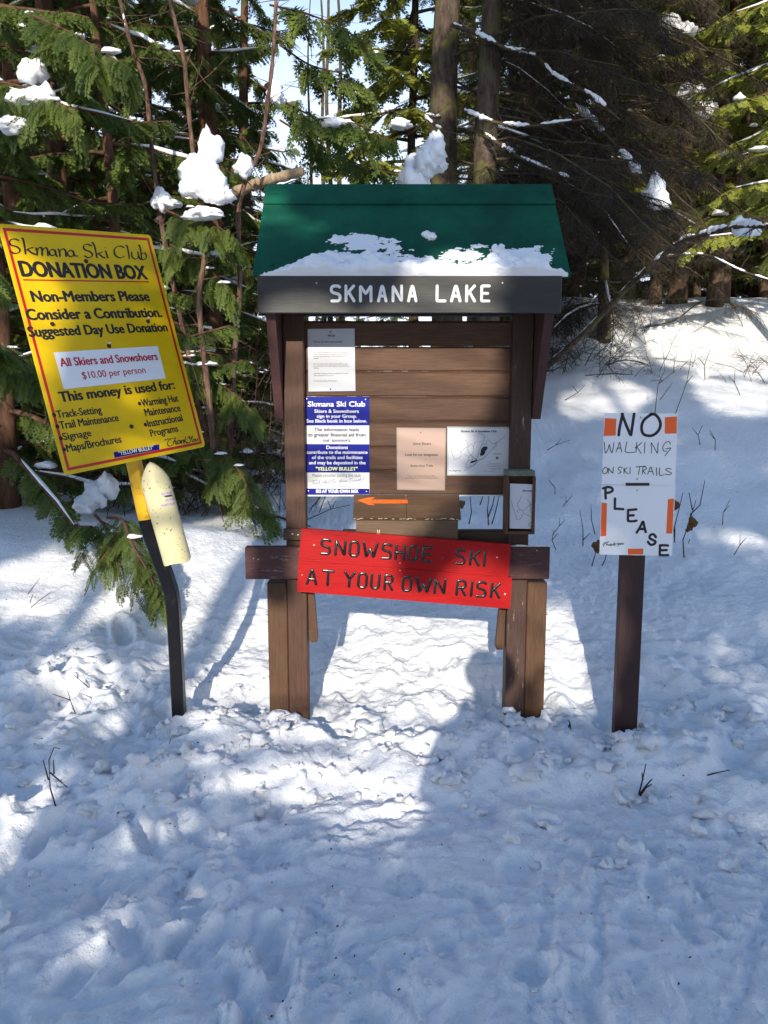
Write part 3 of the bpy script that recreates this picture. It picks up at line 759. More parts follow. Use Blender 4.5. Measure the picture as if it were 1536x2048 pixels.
BLUE = plain('sign_blue', (.001, .008, .24), .45, .15, var=.1, scale=3)
CREAM = plain('sign_white', (.72, .73, .70), .4, .5)
t, pl = sheet('club_sign', 'blue and white striped sign telling skiers and snowshoers to sign in', [(609, 793), (738, 794), (739, 989), (610, 988)], CREAM, YS - .001, .002, 'sign')
def band(t, pl, quad, m, name='band', n=.0004):
    mb = MB(); q = rect_px(pl, quad); q = np.array(q); mb.add(pl.W(q, n), [[0, 1, 2, 3]]); return mb.put(name, m, t)
for a_, b_ in ((793.3, 851), (888, 945), (977, 988.6)): band(t, pl, [(609.4, a_), (738.4, a_ + .4), (738.8, b_), (609.9, b_)], BLUE)
flecks(t, pl, [('Skmana Ski Club', (616, 813), (730, 813), 10, .03), ('Skiers & Snowshoers', (629, 825.5), (717.5, 825.5), 6.6, .03), ('sign in your Group.', (634, 835.5), (713.5, 835.5), 6.6, .03),
   ('See Black book in box below.', (613.5, 845), (733.5, 845), 6.6, .03), ('Donations', (653, 898), (695.5, 898), 6.8, .03), ('contribute to the maintenance', (613.5, 907.5), (735, 907.5), 6.4, .03),
   ('of the trails and facilities', (624, 918), (725, 918), 6.6, .03), ('and may be deposited in the', (618, 928.5), (731, 928.5), 6.6, .03), ('SKI AT YOUR OWN RISK', (632, 985.5), (717, 985.5), 6.3, .06)], plain('sign_letter_white', (.82, .83, .84), .4), n=.0008)
flecks(t, pl, [('"YELLOW BULLET"', (632, 941), (715, 941), 6.8, .06)], plain('sign_letter_yellow', (.80, .82, .30), .4), 'yellow_lettering', n=.0008)
flecks(t, pl, [('The information leads', (629, 862.5), (718.5, 862.5), 7, .05), ('to greater financial aid from', (616.5, 873), (731, 873), 7, .05), ('our sponsors.', (645.5, 883.5), (702, 883.5), 6.6, .05)], NAVY, 'navy_lettering', n=.0006)
flecks(t, pl, [('Please consider joining the club.', (625, 953.5), (722.5, 953.5), 6, 0), ('Skmana Ski & Snowshoe Club', (646, 974.5), (703, 974.5), 3.6, 0)], plain('grey_ink', (.12, .12, .14), .5), 'grey_lettering')
# flowing script line, drawn in enlarged-photo coordinates
def crop(ox, oy, k): return lambda pts: [(ox + x * k, oy + y * k) for x, y in pts]
c5 = crop(580, 620, 240 / 1260)
def ink(t, pl, m, name, paths, w, n=.0006, nib=None, sub=5, dome=0.0):
    mb = MB()
    for k, p in enumerate(paths): stroke(mb, pl, [pl.loc(*q) for q in p], w, n + (k % 7) * .00006, dome, nib, sub)
    return mb.put(name, m, t)
script = []
def wave(x0, y0, x1, y1, n, amp, loops):   # small joined lower-case letters
    pts = []
    for i in range(n * 4 + 1):
        s = i / (n * 4.0); pts.append((x0 + (x1 - x0) * s + (amp * .35 if i % 4 == 1 else 0), y0 + (y1 - y0) * s - amp * (0, 1, .9, .1)[i % 4] * (1.9 if (i // 4) in loops else 1)))
    return pts
script += [[(205, 1803), (240, 1792), (290, 1786)], [(252, 1790), (236, 1815), (226, 1842)], wave(245, 1835, 318, 1822, 4, 15, (0, 3))]
script += [[(335, 1800), (352, 1812), (372, 1792)], [(380, 1784), (362, 1815), (346, 1838)], wave(368, 1822, 408, 1815, 3, 13, ())]
script += [[(420, 1812), (420, 1790), (470, 1780)], [(448, 1788), (436, 1812), (430, 1826)], wave(448, 1815, 486, 1808, 2, 13, ())]
script += [[(505, 1785), (520, 1800), (540, 1780)], [(546, 1772), (528, 1805), (514, 1828)], wave(536, 1808, 604, 1800, 4, 13, ())]
script += [[(655, 1770), (628, 1775), (640, 1792), (634, 1806), (612, 1802)], wave(656, 1802, 748, 1788, 5, 13, (4,)), [(775, 1762), (766, 1784)], [(763, 1792)]]
ink(t, pl, plain('script_blue', (.05, .07, .32), .5), 'script', [c5(p) for p in script], .0014)
for q in ((613.5, 798), (731, 799), (617, 982), (733, 983)): screw(t, pl, *pl.loc(*q), r=.0035, n=.0006)

PINK = plain('pink_paper', (.40, .275, .22), .45, .35)
t, pl = sheet('notice_sheet', 'pinkish paper notice about designated snow shoe trails beside the map', [(796, 857), (890, 858), (888, 979), (796, 978)], PINK)
mb = MB(); slab(mb, front(YS + .0018), rect_px(front(YS + .0018), [(793, 855), (892, 856), (890, 981), (794, 980)]), .001); mb.put('backing', plain('clear_film', (.30, .25, .21), .3, .5), t)
flecks(t, pl, [('Snow Shoers', (826.5, 889.5), (862, 889.5), 4.6, .02), ('Look for our designated', (811, 911.5), (875, 911.5), 4.6, .02), ('Snow shoe Trails', (821, 933.5), (866, 933.5), 4.6, .02),
   ('They are very scenic and easy to follow', (815, 953), (871, 953), 2.6, 0), ('See trail map and notice the orange reflective markers', (811, 957), (876, 957), 2.6, 0)])
screw(t, pl, *pl.loc(841, 865), r=.004, m=PIN_R, name='pin')

c6 = crop(780, 620, 340 / 1482)
t, pl = sheet('trail_map', 'white trail map of the ski and snowshoe club in a clear frame', [(896, 856), (1020, 857), (1019, 949), (897, 949)], PAPER, YS - .003, .001, 'map')
mb = MB(); slab(mb, front(YS + .0002), rect_px(front(YS + .0002), [(894, 853), (1022, 854), (1022, 952), (894, 951)]), .002); mb.put('frame', plain('clear_frame', (.38, .40, .40), .2, .6), t)
flecks(t, pl, [('Skmana Ski & Snowshoe Club', (922, 864.5), (993, 864.5), 4.2, .05), ('Not a Navigation Map', (898.5, 942.5), (922, 942.5), 2.6, .03), ('Sponsored by', (987, 908.5), (1002, 908.5), 2.4, 0)])
mp = [[(517, 1135), (530, 1185), (540, 1250), (556, 1285), (560, 1308), (580, 1300), (605, 1290), (620, 1262), (618, 1240), (592, 1215), (580, 1175), (592, 1130), (614, 1096)],
 [(618, 1235), (640, 1215), (675, 1192), (690, 1185)], [(640, 1258), (670, 1270), (690, 1275), (705, 1262), (730, 1285), (752, 1295), (768, 1260), (775, 1230), (790, 1195), (810, 1172), (830, 1168)],
 [(655, 1130), (672, 1160), (680, 1185), (676, 1215), (684, 1240), (705, 1262), (720, 1250), (728, 1210), (730, 1180), (745, 1155), (780, 1148), (815, 1140), (825, 1110), (812, 1085), (770, 1078)],
 [(1002, 1100), (960, 1135), (930, 1160), (900, 1200), (870, 1235), (840, 1270), (800, 1295), (770, 1310), (740, 1345), (700, 1372), (640, 1405)],
 [(945, 1148), (905, 1165), (885, 1160), (858, 1132), (842, 1145), (840, 1170), (815, 1165), (800, 1178)], [(830, 1270), (812, 1300), (770, 1312), (730, 1350), (690, 1365), (660, 1370), (668, 1335), (680, 1310)],
 [(690, 1275), (680, 1295), (690, 1308), (712, 1308), (724, 1290), (705, 1270)], [(915, 1165), (930, 1180), (900, 1210)], [(690, 1185), (705, 1170), (722, 1185), (728, 1200)]]
ink(t, pl, INK, 'trail_lines', [c6(p) for p in mp], .0011, .0006)
ink(t, pl, plain('pink_ink', (.75, .30, .30), .5), 'pink_trails', [c6(p) for p in ([(665, 1095), (690, 1100), (740, 1092), (770, 1110), (745, 1135), (735, 1120)], [(668, 1100), (690, 1140), (700, 1165)], [(790, 1165), (775, 1150), (760, 1200)], [(830, 1120), (860, 1105), (845, 1125), (865, 1135)])], .0009, .0006)
mb = MB()
for poly in ([(800, 1205), (815, 1190), (840, 1188), (852, 1198), (848, 1212), (832, 1228), (828, 1250), (812, 1268), (790, 1272), (782, 1258), (792, 1238), (790, 1220)], [(698, 1328), (712, 1315), (735, 1312), (758, 1300), (764, 1310), (748, 1322), (722, 1332), (702, 1335)]):
    q = np.array([pl.loc(*p) for p in c6(poly)]); k = len(q); mb.add(pl.W(np.concatenate([q, [q.mean(0)]]), .0006), np.stack([np.arange(k), (np.arange(k) + 1) % k, np.full(k, k)], -1))
mb.put('lakes', INK, t)
mb = MB(); c0 = pl.loc(*c6([(933, 1290)])[0])
for r0, r1, nn in ((.0036, .0060, 24), (.0, .0016, 12)):
    th_ = np.arange(nn) / nn * 2 * math.pi; ring = np.stack([np.cos(th_), np.sin(th_)], -1); j = np.arange(nn)
    mb.add(pl.W(np.concatenate([c0 + ring * max(r0, 1e-5), c0 + ring * r1]), .0006), np.stack([j, (j + 1) % nn, nn + (j + 1) % nn, nn + j], -1))
for k in range(6): stroke(mb, pl, [c0 + .0012 * np.array([math.cos(k * 1.047), math.sin(k * 1.047)]), c0 + .0042 * np.array([math.cos(k * 1.047), math.sin(k * 1.047)])], .0009, .0007)
for k, (a_, b_, yy) in enumerate(((848, 880, 1324), (860, 962, 1337), (838, 962, 1351), (838, 962, 1365), (862, 962, 1380), (890, 925, 1390), (820, 845, 1405), (858, 915, 1405))): stroke(mb, pl, [pl.loc(*q) for q in c6([(a_, yy), (b_, yy)])], .0010, .0006)
mb.put('emblem_and_key', INK, t)

# ------------------------------------------------------------------ register box on the shelf
LB = P(708, 1060, 3.33)[0]; RB = P(920, 1060, 3.33)[0]; bz0, bz1 = zat(1082, 3.415), zat(1041, 3.415)
bt = thing('register_box', 'brown wooden box with a sloped lid on the kiosk shelf above the red sign', 'box', ((LB + RB) / 2, 3.42, bz0))
mb = MB(); 
prof = np.array([[3.415, bz0], [3.415, bz1], [3.508, zat(998, 3.51)], [3.508, bz0]]); k = 4
xa, xb = P(712, 1060, 3.415)[0], P(916, 1060, 3.415)[0]
A = np.stack([np.full(k, xa), prof[:, 0], prof[:, 1]], -1); B = A + [xb - xa, 0, 0]
mb.add(np.concatenate([A, B]), [[0, 1, 2, 3], [7, 6, 5, 4], [0, 4, 5, 1], [1, 5, 6, 2], [2, 6, 7, 3], [3, 7, 4, 0]]); mb.put('body', W_BOX, bt)
zl0 = zat(1037, 3.40); zl1 = zat(991, 3.508)
PL = Plane((0, 3.40, zl0), (1, 0, 0), (0, .108, zl1 - zl0)); Ll = math.hypot(.108, zl1 - zl0)
seam = P(813, 1020, 3.4)[0]
for a_, b_ in ((P(706, 1037, 3.40)[0], seam - .001), (seam + .001, P(922, 1037, 3.40)[0])):
    mb = MB(); slab(mb, PL, [(a_, 0), (b_, 0), (b_, Ll), (a_, Ll)], .014, .004); mb.put('lid_board', W_BOX, bt)
mb = MB(); 
for (a_, b_) in (((706, 1038), (921, 1039)),):
    for k in range(26):
        xx = np.interp(rr.random(), [0, 1], [P(708, 1037, 3.40)[0], P(920, 1037, 3.40)[0]]); box(mb, (xx, 3.3985, zl0 - .002 + rr.uniform(-.003, .004)), (rr.uniform(.004, .02), .003, .0022))
mb.put('chipped_edge', plain('bare_wood', (.50, .42, .32), .8), bt)
mb = MB(); plb = front(3.4135); box(mb, plb.w(*plb.loc(757, 1063), .002), (.012, .004, .018), None, .001); mb.put('hasp', plain('brass', (.55, .45, .22), .4, .5, metal=.7), bt)
mb = MB(); stroke(mb, plb, [plb.loc(757, 1058), plb.loc(757, 1066)], .0035, .005); mb.put('hasp_slot', INK, bt)
ORANGE = plain('orange_tape', (.95, .13, .02), .45)
arrow = thing('arrow_sticker', 'orange arrow sticker pointing left on the lid of the wooden box', 'sticker', PL.w(*PL.loc(760, 1004)))
mb = MB(); q = [PL.loc(*p) for p in ((815, 1001), (815, 1008), (742, 1008), (750, 1012), (738, 1011), (715, 1002), (735, 997), (750, 996), (742, 1001))]
Vq = PL.W(np.array(q), .0052); mb.add(Vq, [[0, 1, 2, 8]]); mb.add(Vq, [[2, 3, 4], [8, 2, 4], [8, 4, 5], [8, 5, 6], [8, 6, 7]]); mb.put('arrow', ORANGE, arrow)
ink(arrow, PL, INK, 'lettering', [[(742, 1006), (742, 1002), (745, 1005), (748, 1002), (748, 1006)], [(753, 1002), (755, 1004), (758, 1002)], [(755, 1004), (754, 1007)], [(764, 1003), (764, 1006)], [(768, 1003), (768, 1006)], [(775, 1003), (775, 1006)], [(780, 1005)], [(792, 1004), (797, 1003), (796, 1006)], [(803, 1002), (801, 1007)]], .0016, .0056, sub=0)

# ------------------------------------------------------------------ leaflet holder on the right post
YM = 3.36
lx0, lx1 = P(1012, 1000, YM)[0], P(1071, 1000, YM)[0]; lz0, lz1 = zat(1069, YM), zat(953, YM)
mt = thing('leaflet_holder', 'small brown wooden leaflet box with a clear front on the right kiosk post', 'box', ((lx0 + lx1) / 2, 3.4, lz0))
for nm, args in (('side_board', (lx0, lx0 + .013, lz0, lz1)), ('side_board', (lx1 - .013, lx1, lz0, lz1)), ('bottom_board', (lx0 + .013, lx1 - .013, lz0, lz0 + .014))):
    mb = MB(); plank_box(mb, *args, YM, .085, .002); mb.put(nm, W_LEG, mt)
mb = MB(); plank_box(mb, lx0 + .013, lx1 - .013, lz0 + .014, lz1, YM + .06, .015, .001); mb.put('back_board', W_LEG, mt)
mb = MB(); plank_box(mb, *[P(q, 948, YM)[0] for q in (1013, 1070)], zat(953, YM) + .002, zat(943, YM) + .004, YM - .004, .09, .002); mb.put('lid', plain('mossy_wood', (.17, .20, .15), .8, .2, var=.4, scale=40), mt)
pm = front(YM + .012)
mb = MB(); slab(mb, pm, rect_px(pm, [(1020, 967), (1069, 969), (1068, 1058), (1019, 1057)]), .004); lf = mb.put('leaflet', PAPER, mt)
c6b = c6
mp2 = [[(1150, 1615), (1128, 1660), (1112, 1690), (1120, 1725), (1160, 1758), (1165, 1775), (1150, 1790), (1140, 1815), (1110, 1830), (1098, 1800), (1085, 1760), (1070, 1720), (1058, 1665)], [(1160, 1755), (1190, 1725), (1215, 1700), (1245, 1692)], [(1195, 1655), (1215, 1672), (1222, 1705), (1225, 1750), (1240, 1790), (1236, 1810)], [(1165, 1775), (1200, 1790), (1225, 1800)], [(1130, 1745), (1115, 1742), (1108, 1755), (1118, 1765)], [(1240, 1850), (1210, 1862), (1215, 1880), (1235, 1895), (1225, 1915)]]
ink(lf, pm, INK, 'map_print', [c6(p) for p in mp2], .0014, .0006)
mb = MB(); text(mb, pm, 'Skmana', (1045, 983), (1066, 983), 3.6, .05, .0006); mb.put('lettering', INK, lf)

# ------------------------------------------------------------------ red sign
RED = plain('red_paint', (.36, .002, .003), .5, .2, var=.18, scale=5, bump=.12, bscale=30, stretch=(.5, 1, 5))
BLACKG = plain('black_gloss', (.006, .006, .006), .22, .6)
YRD = 3.372
rs = thing('risk_sign', 'crooked red board sign reading SNOWSHOE SKI AT YOUR OWN RISK', 'sign', P(810, 1215, YRD))
prd = front(YRD); prd2 = front(YRD - .006)
rsq = [((603, 1057), (1022, 1089), (1017, 1154), (597, 1121)), ((597, 1121), (1024, 1155), (1020, 1218), (594, 1183))]
boards = []
for qd, pl in zip(rsq, (prd, prd2)):
    mb = MB(); q = rounded(rect_px(pl, qd), .004, 2); slab(mb, pl, q[::-1] if False else q, .028); boards.append(mb.put('plank', RED, rs))
sl = 31 / 419
def row(pl, chars, y_at, x_ref, h_px, w, board):
    for ch, a_, b_ in chars:
        mb = MB(); routed(mb, pl, ch, a_, b_, y_at + (a_ - x_ref) * sl, h_px, w, .0005, .0022, sl)
        mb.put('letter', BLACKG, board, smooth=True)
row(prd, [('S', 642, 659), ('N', 671, 689), ('O', 699, 716), ('W', 726, 753), ('S', 764, 781), ('H', 791, 807), ('O', 817, 833), ('E', 845, 861), ('S', 911, 928), ('K', 940, 957), ('I', 968, 968.5)], 1107, 642, 28, .0125, boards[0])
row(prd2, [('A', 614, 632), ('T', 645, 665), ('Y', 689, 707), ('O', 716, 732), ('U', 742, 757), ('R', 769, 784), ('O', 805, 821), ('W', 832, 860), ('N', 869, 888), ('R', 913, 930), ('I', 942, 942.5), ('S', 953, 970), ('K', 982, 998)], 1167, 614, 28, .0125, boards[1])
mb = MB(); th_ = np.arange(10) / 10 * 6.283; c0 = prd.loc(886, 1115); j = np.arange(10)
mb.add(prd.W(np.concatenate([c0 + .0062 * np.stack([np.cos(th_), np.sin(th_)], -1), [c0]]), .001), np.stack([j, (j + 1) % 10, np.full(10, 10)], -1)); mb.put('dot', BLACKG, boards[0])
CHIP = plain('bare_wood', (.50, .42, .32), .8)
for q, pl, r_ in (((628, 1090), prd, .0045), ((994, 1115), prd, .004), ((800, 1126), prd2, .003), ((604, 1150), prd2, .003), ((1010, 1188), prd2, .005), ((800, 1141), prd2, .003)): screw(rs, pl, *pl.loc(*q), r=r_, m=CHIP)

# ================================================================== DONATION SIGN
ZT = 2.9
Cx = np.array([1.0, 0, 0]); Cu = np.array([0, SP, CP]); Cf = np.array([0, CP, -SP])
def c2w(v): return v[0] * Cx - v[1] * Cu + v[2] * Cf
O = c2w(np.array([(-5 - 768) / FPX, (447 - 1024) / FPX, 1.0]) * ZT)
A_ = c2w(np.array([.13925716, -.05324769, .19049445])); B_ = c2w(np.array([.08291456, .32403104, .01016056]))
PD = Plane(O, A_, -B_)
ds = thing('donation_sign', 'leaning black and yellow post with yellow donation board and cream bullet-shaped money tube', 'sign', (-.945, 3.47, gz(-.945, 3.4)))
YEL = plain('sign_yellow', (.82, .53, .004), .42, .22, var=.14, scale=5, bump=.05, bscale=12)
quad = [(-5, 447), (301, 470), (411, 893), (130, 951)]
bq = rect_px(PD, quad)
mb = MB(); slab(mb, PD, rounded(bq, .018, 4), .003); yb = mb.put('board', YEL, ds)
# red border line as a closed ribbon
def inset(qs, d):
    qs = [np.array(q) for q in qs]; c = np.mean(qs, 0); out = []
    for i in range(4):
        a, b, e = qs[i - 1], qs[i], qs[(i + 1) % 4]
        u = (a - b) / np.linalg.norm(a - b); v = (e - b) / np.linalg.norm(e - b); s_ = abs(u[0] * v[1] - u[1] * v[0])
        out.append(b + (u + v) * d / s_)
    return out
o1, i1 = inset(bq, .015), inset(bq, .0265)
mb = MB(); mb.add(PD.W(np.array(o1 + i1), .0006), [[k, (k + 1) % 4, 4 + (k + 1) % 4, 4 + k] for k in range(4)])
RINK = plain('sign_red', (.50, .008, .010), .4)
mb.put('border', RINK, yb)
c1 = crop(0, 420, 440 / 1536)
def c1p(x, y): return (x * 440 / 1536, 420 + y * 440 / 1536)
k1 = 440 / 1536
TL = [('DONATION BOX', (158, 462), (1030, 483), 92, .075), ('Non-Members Please', (232, 640), (1047, 634), 66, .075), ('Consider a Contribution.', (196, 768), (1132, 746), 66, .075),
      ('Suggested Day Use Donation', (210, 886), (1172, 846), 62, .07), ('This money is used for:', (425, 1340), (1222, 1248), 62, .07),
      ('Track-Setting', (403, 1454), (712, 1418), 50, .045), ('Trail Maintenance', (424, 1530), (830, 1472), 50, .045), ('Signage', (446, 1608), (640, 1578), 48, .045), ('Maps/Brochures', (472, 1690), (850, 1622), 50, .045),
      ('Warming Hut', (995, 1373), (1248, 1336), 48, .045), ('Maintenance', (1018, 1440), (1262, 1404), 48, .045), ('Instructional', (1037, 1516), (1278, 1472), 48, .045), ('Programs', (1056, 1582), (1246, 1546), 46, .045)]
mb = MB()
for s, a_, b_, h_, bo in TL: text(mb, PD, s, c1p(*a_), c1p(*b_), h_ * k1, bo, .0006)
for cx_, cy_ in ((378, 1431), (400, 1511), (425, 1594), (447, 1672), (974, 1352), (1015, 1499)):
    c0 = PD.loc(*c1p(cx_, cy_)); th_ = np.arange(14) / 14 * 6.283; j = np.arange(14)
    mb.add(PD.W(np.concatenate([c0 + .0085 * np.stack([np.cos(th_), np.sin(th_)], -1), [c0]]), .0006), np.stack([j, (j + 1) % 14, np.full(14, 14)], -1))
mb.put('lettering', INK, yb)
mb = MB(); stroke(mb, PD, [PD.loc(*c1p(165, 488)), PD.loc(*c1p(1038, 502))], .0055, .0006); mb.put('underline', RINK, yb)
# club name in pen-drawn capitals with thick and thin strokes
nm = [[(128, 212), (105, 203), (75, 208), (66, 228), (78, 245), (118, 258), (138, 278), (130, 298), (100, 303), (76, 292)],
 [(160, 200), (168, 235), (178, 305)], [(160, 200), (150, 198)], [(232, 262), (200, 270), (176, 285)], [(196, 280), (222, 300), (245, 310)],
 [(252, 268), (258, 290), (258, 314)], [(255, 285), (275, 262), (292, 272), (294, 316)], [(294, 285), (312, 265), (330, 274), (334, 318)],
 [(384, 282), (362, 276), (346, 290), (350, 312), (372, 318), (388, 302), (384, 282), (390, 308), (396, 322)],
 [(408, 276), (416, 295), (418, 322)], [(414, 292), (436, 272), (456, 284), (460, 324)], [(512, 290), (488, 282), (472, 298), (476, 318), (500, 326), (514, 310), (512, 290), (520, 318), (542, 322)],
 [(636, 250), (612, 240), (590, 245), (582, 262), (594, 278), (628, 292), (644, 310), (636, 328), (612, 332), (592, 322)],
 [(650, 232), (662, 262), (676, 332)], [(650, 232), (642, 230)], [(716, 292), (694, 300), (672, 312)], [(690, 306), (712, 326), (732, 334)], [(738, 288), (744, 310), (752, 332), (758, 332)], [(734, 262)],
 [(864, 262), (838, 252), (808, 262), (796, 290), (808, 320), (840, 334), (872, 322)], [(886, 250), (894, 285), (902, 338)], [(886, 250), (878, 248)],
 [(918, 296), (922, 326), (940, 342), (960, 336), (966, 318)], [(962, 296), (968, 322), (978, 344)], [(974, 248), (982, 285), (990, 342), (1012, 344), (1022, 326), (1014, 304), (996, 302), (986, 314)], [(974, 248), (966, 246)]]
ink(yb, PD, INK, 'script_heading', [c1(p) for p in nm], .0052, .0006, nib=(.0034, .0095, R(25)))
ty = [[(1148, 1608), (1165, 1600), (1200, 1598), (1222, 1590)], [(1190, 1600), (1172, 1618), (1170, 1640), (1186, 1650), (1202, 1640)], [(1226, 1590), (1216, 1612), (1208, 1638)], [(1212, 1622), (1226, 1612), (1228, 1632), (1236, 1634)],
 [(1258, 1612), (1244, 1608), (1238, 1626), (1250, 1630), (1260, 1612), (1260, 1628)], [(1268, 1608), (1266, 1630)], [(1268, 1616), (1280, 1606), (1282, 1628)], [(1296, 1584), (1290, 1606), (1284, 1630)], [(1304, 1602), (1290, 1612), (1304, 1626)],
 [(1308, 1596), (1320, 1580), (1326, 1600), (1338, 1582)], [(1344, 1578), (1334, 1606), (1318, 1628), (1306, 1622)], [(1350, 1600), (1342, 1614), (1354, 1618), (1360, 1602), (1350, 1600)], [(1366, 1598), (1364, 1612), (1374, 1612), (1380, 1596), (1382, 1610)]]
ink(yb, PD, INK, 'script_thanks', [c1(p) for p in ty], .0035, .0006, nib=(.0026, .0060, R(20)))
mb = MB(); q = rect_px(PD, [c1p(375, 995), c1p(1098, 950), c1p(1156, 1176), c1p(445, 1252)]); slab(mb, PD, q, .001, .0016); wp = mb.put('price_sticker', plain('coroplast_white', (.84, .85, .87), .4, .4), yb)
mb = MB(); text(mb, PD, 'All Skiers and Snowshoers', c1p(425, 1094), c1p(1102, 1046), 52 * k1, .05, .0022); text(mb, PD, '$10.00 per person', c1p(578, 1180), c1p(1017, 1137), 44 * k1, .02, .0022)
mb.put('red_lettering', plain('crimson_ink', (.48, .008, .03), .4), yb)
mb = MB(); mb.add(PD.W(np.array(rect_px(PD, [c1p(793, 1692), c1p(1110, 1636), c1p(1113, 1672), c1p(799, 1731)])), .0007), [[0, 1, 2, 3]]); mb.put('blue_label', BLUE, yb)
mb = MB(); text(mb, PD, '"YELLOW BULLET"', c1p(832, 1714), c1p(1075, 1670), 26 * k1, .03, .0011); mb.put('label_lettering', plain('pale_yellow', (.78, .78, .45), .4), yb)
RUST = plain('rusty_bolt', (.07, .025, .012), .7, .3, var=.4, scale=60)
for q in ((600, 358), (365, 797), (1032, 778), (760, 950), (917, 1512)):
    screw(yb, PD, *PD.loc(*c1p(*q)), r=.0095, m=RUST, n=.001, name='bolt')
mb = MB()
for q in ((1032, 758), (757, 932)): l = PD.loc(*c1p(*q)); blob(mb, PD.w(l[0], l[1], .006), (.010, .006, .004), 3, .6, 1, .1)
tag(mb.put('bolt_snow', SNOW_T, smooth=True), 'specks of snow resting on two bolts of the yellow board', 'snow')
# bent square tube post, yellow above and black below
pc = [(232, 800, 3.22), (250, 862, 3.25), (268, 925, 3.28), (292, 1037, 3.31), (318, 1112, 3.35), (337, 1165, 3.385), (346, 1205, 3.40), (352, 1300, 3.43), (360, 1455, 3.46), (364, 1530, 3.48)]
pw = np.array([P(a, b, c) for a, b, c in pc])

for k_ in range(3):                 # the upper length stands just behind the board
    n_ = (pw[k_] - PD.O) @ PD.N
    if n_ > -.045: pw[k_] += PD.N * (-.045 - n_)

def dense(p, n=8):
    p = np.asarray(p, float); t = np.arange(len(p)); T = np.linspace(0, len(p) - 1, (len(p) - 1) * n + 1)
    q = np.concatenate([[2 * p[0] - p[1]], p, [2 * p[-1] - p[-2]]]); out = []
    for s in T:
        i = min(int(s), len(p) - 2); u = s - i; a, b, c, d = q[i], q[i + 1], q[i + 2], q[i + 3]
        out.append(.5 * (2 * b + (c - a) * u + (2 * a - 5 * b + 4 * c - d) * u * u + (-a + 3 * b - 3 * c + d) * u ** 3))
    return np.array(out)
dn = dense(pw, 6); cut = 3 * 6
POSTB = plain('black_enamel', (.006, .006, .008), .38, .3, col2=(.022, .02, .018), scale=18, lo=.3, hi=.42, bump=.1, bscale=40)
POSTY = plain('yellow_enamel', (.62, .36, .01), .4, .45, col2=(.10, .05, .01), scale=22, lo=.30, hi=.40, bump=.1)
def sqtube(pts, h, bev=.006):
    pts = np.asarray(pts); k = len(pts); T, _, _ = frame_of(pts)
    X = np.array([1.0, 0, 0]) - T * T[:, :1]; X /= np.linalg.norm(X, axis=1)[:, None]; Yv = np.cross(T, X)
    pr = np.array([(h, h - bev), (h - bev, h), (-h + bev, h), (-h, h - bev), (-h, -h + bev), (-h + bev, -h), (h - bev, -h), (h, -h + bev)])
    V = (pts[:, None] + pr[None, :, :1] * X[:, None] + pr[None, :, 1:] * Yv[:, None]).reshape(-1, 3)
    i = np.arange(k - 1)[:, None] * 8; j = np.arange(8)[None]
    return V, np.stack([i + j, i + (j + 1) % 8, i + 8 + (j + 1) % 8, i + 8 + j], -1).reshape(-1, 4)
rotz = Matrix.Rotation(R(24), 3, 'Z')
V, F = sqtube(dn[:cut + 1], .027); put('post', V, F, POSTY, ds)
V, F = sqtube(dn[cut:], .0285); put('post', V, F, POSTB, ds)
# bullet: shell tube with a pointed nose
tip = P(300, 924, 3.22); bot = P(354.5, 1120, 3.305); ax = bot - tip; Lb = np.linalg.norm(ax); ax /= Lb
e1 = np.cross(ax, [0, 1, 0]); e1 /= np.linalg.norm(e1); e2 = np.cross(ax, e1)
ss = np.concatenate([np.linspace(0, .23, 12), np.linspace(.26, 1, 14)]); rb = .060
rad = np.where(ss < .23, rb * (.10 + .90 * (1 - (1 - ss / .23) ** 1.9)), rb); rad[0] = .001
nseg = 28; th_ = np.arange(nseg) / nseg * 6.2832
V = np.array([tip + ax * (s * Lb + (0 if k < len(ss) - 1 else .006 * math.sin(3 * t) + (-.012 if 4.3 < t < 4.75 else 0))) + (math.cos(t) * e1 + math.sin(t) * e2) * r_ for k, (s, r_) in enumerate(zip(ss, rad)) for t in th_])
i = np.arange(len(ss) - 1)[:, None] * nseg; j = np.arange(nseg)[None]
F = [np.stack([i + j, i + (j + 1) % nseg, i + nseg + (j + 1) % nseg, i + nseg + j], -1).reshape(-1, 4)]
CREAMY = plain('cream_enamel', (.62, .56, .32), .42, .45, col2=(.62, .56, .32), bump=.08)
nt = CREAMY.node_tree; bs = nt.nodes['Principled BSDF']
vo = nt.nodes.new('ShaderNodeTexNoise'); vo.inputs['Scale'].default_value = 75; vo.inputs['Detail'].default_value = 3
rm = nt.nodes.new('ShaderNodeValToRGB'); rm.color_ramp.elements[0].position = .655; rm.color_ramp.elements[1].position = .675; rm.color_ramp.elements[0].color = (.62, .56, .32, 1); rm.color_ramp.elements[1].color = (.12, .10, .07, 1)
tcn = nt.nodes.new('ShaderNodeTexCoord'); nt.links.new(tcn.outputs['Object'], vo.inputs[0]); nt.links.new(vo.outputs[0], rm.inputs[0]); nt.links.new(rm.outputs[0], bs.inputs['Base Color'])
tube_o = put('money_tube', V, F, CREAMY, ds, smooth=True)
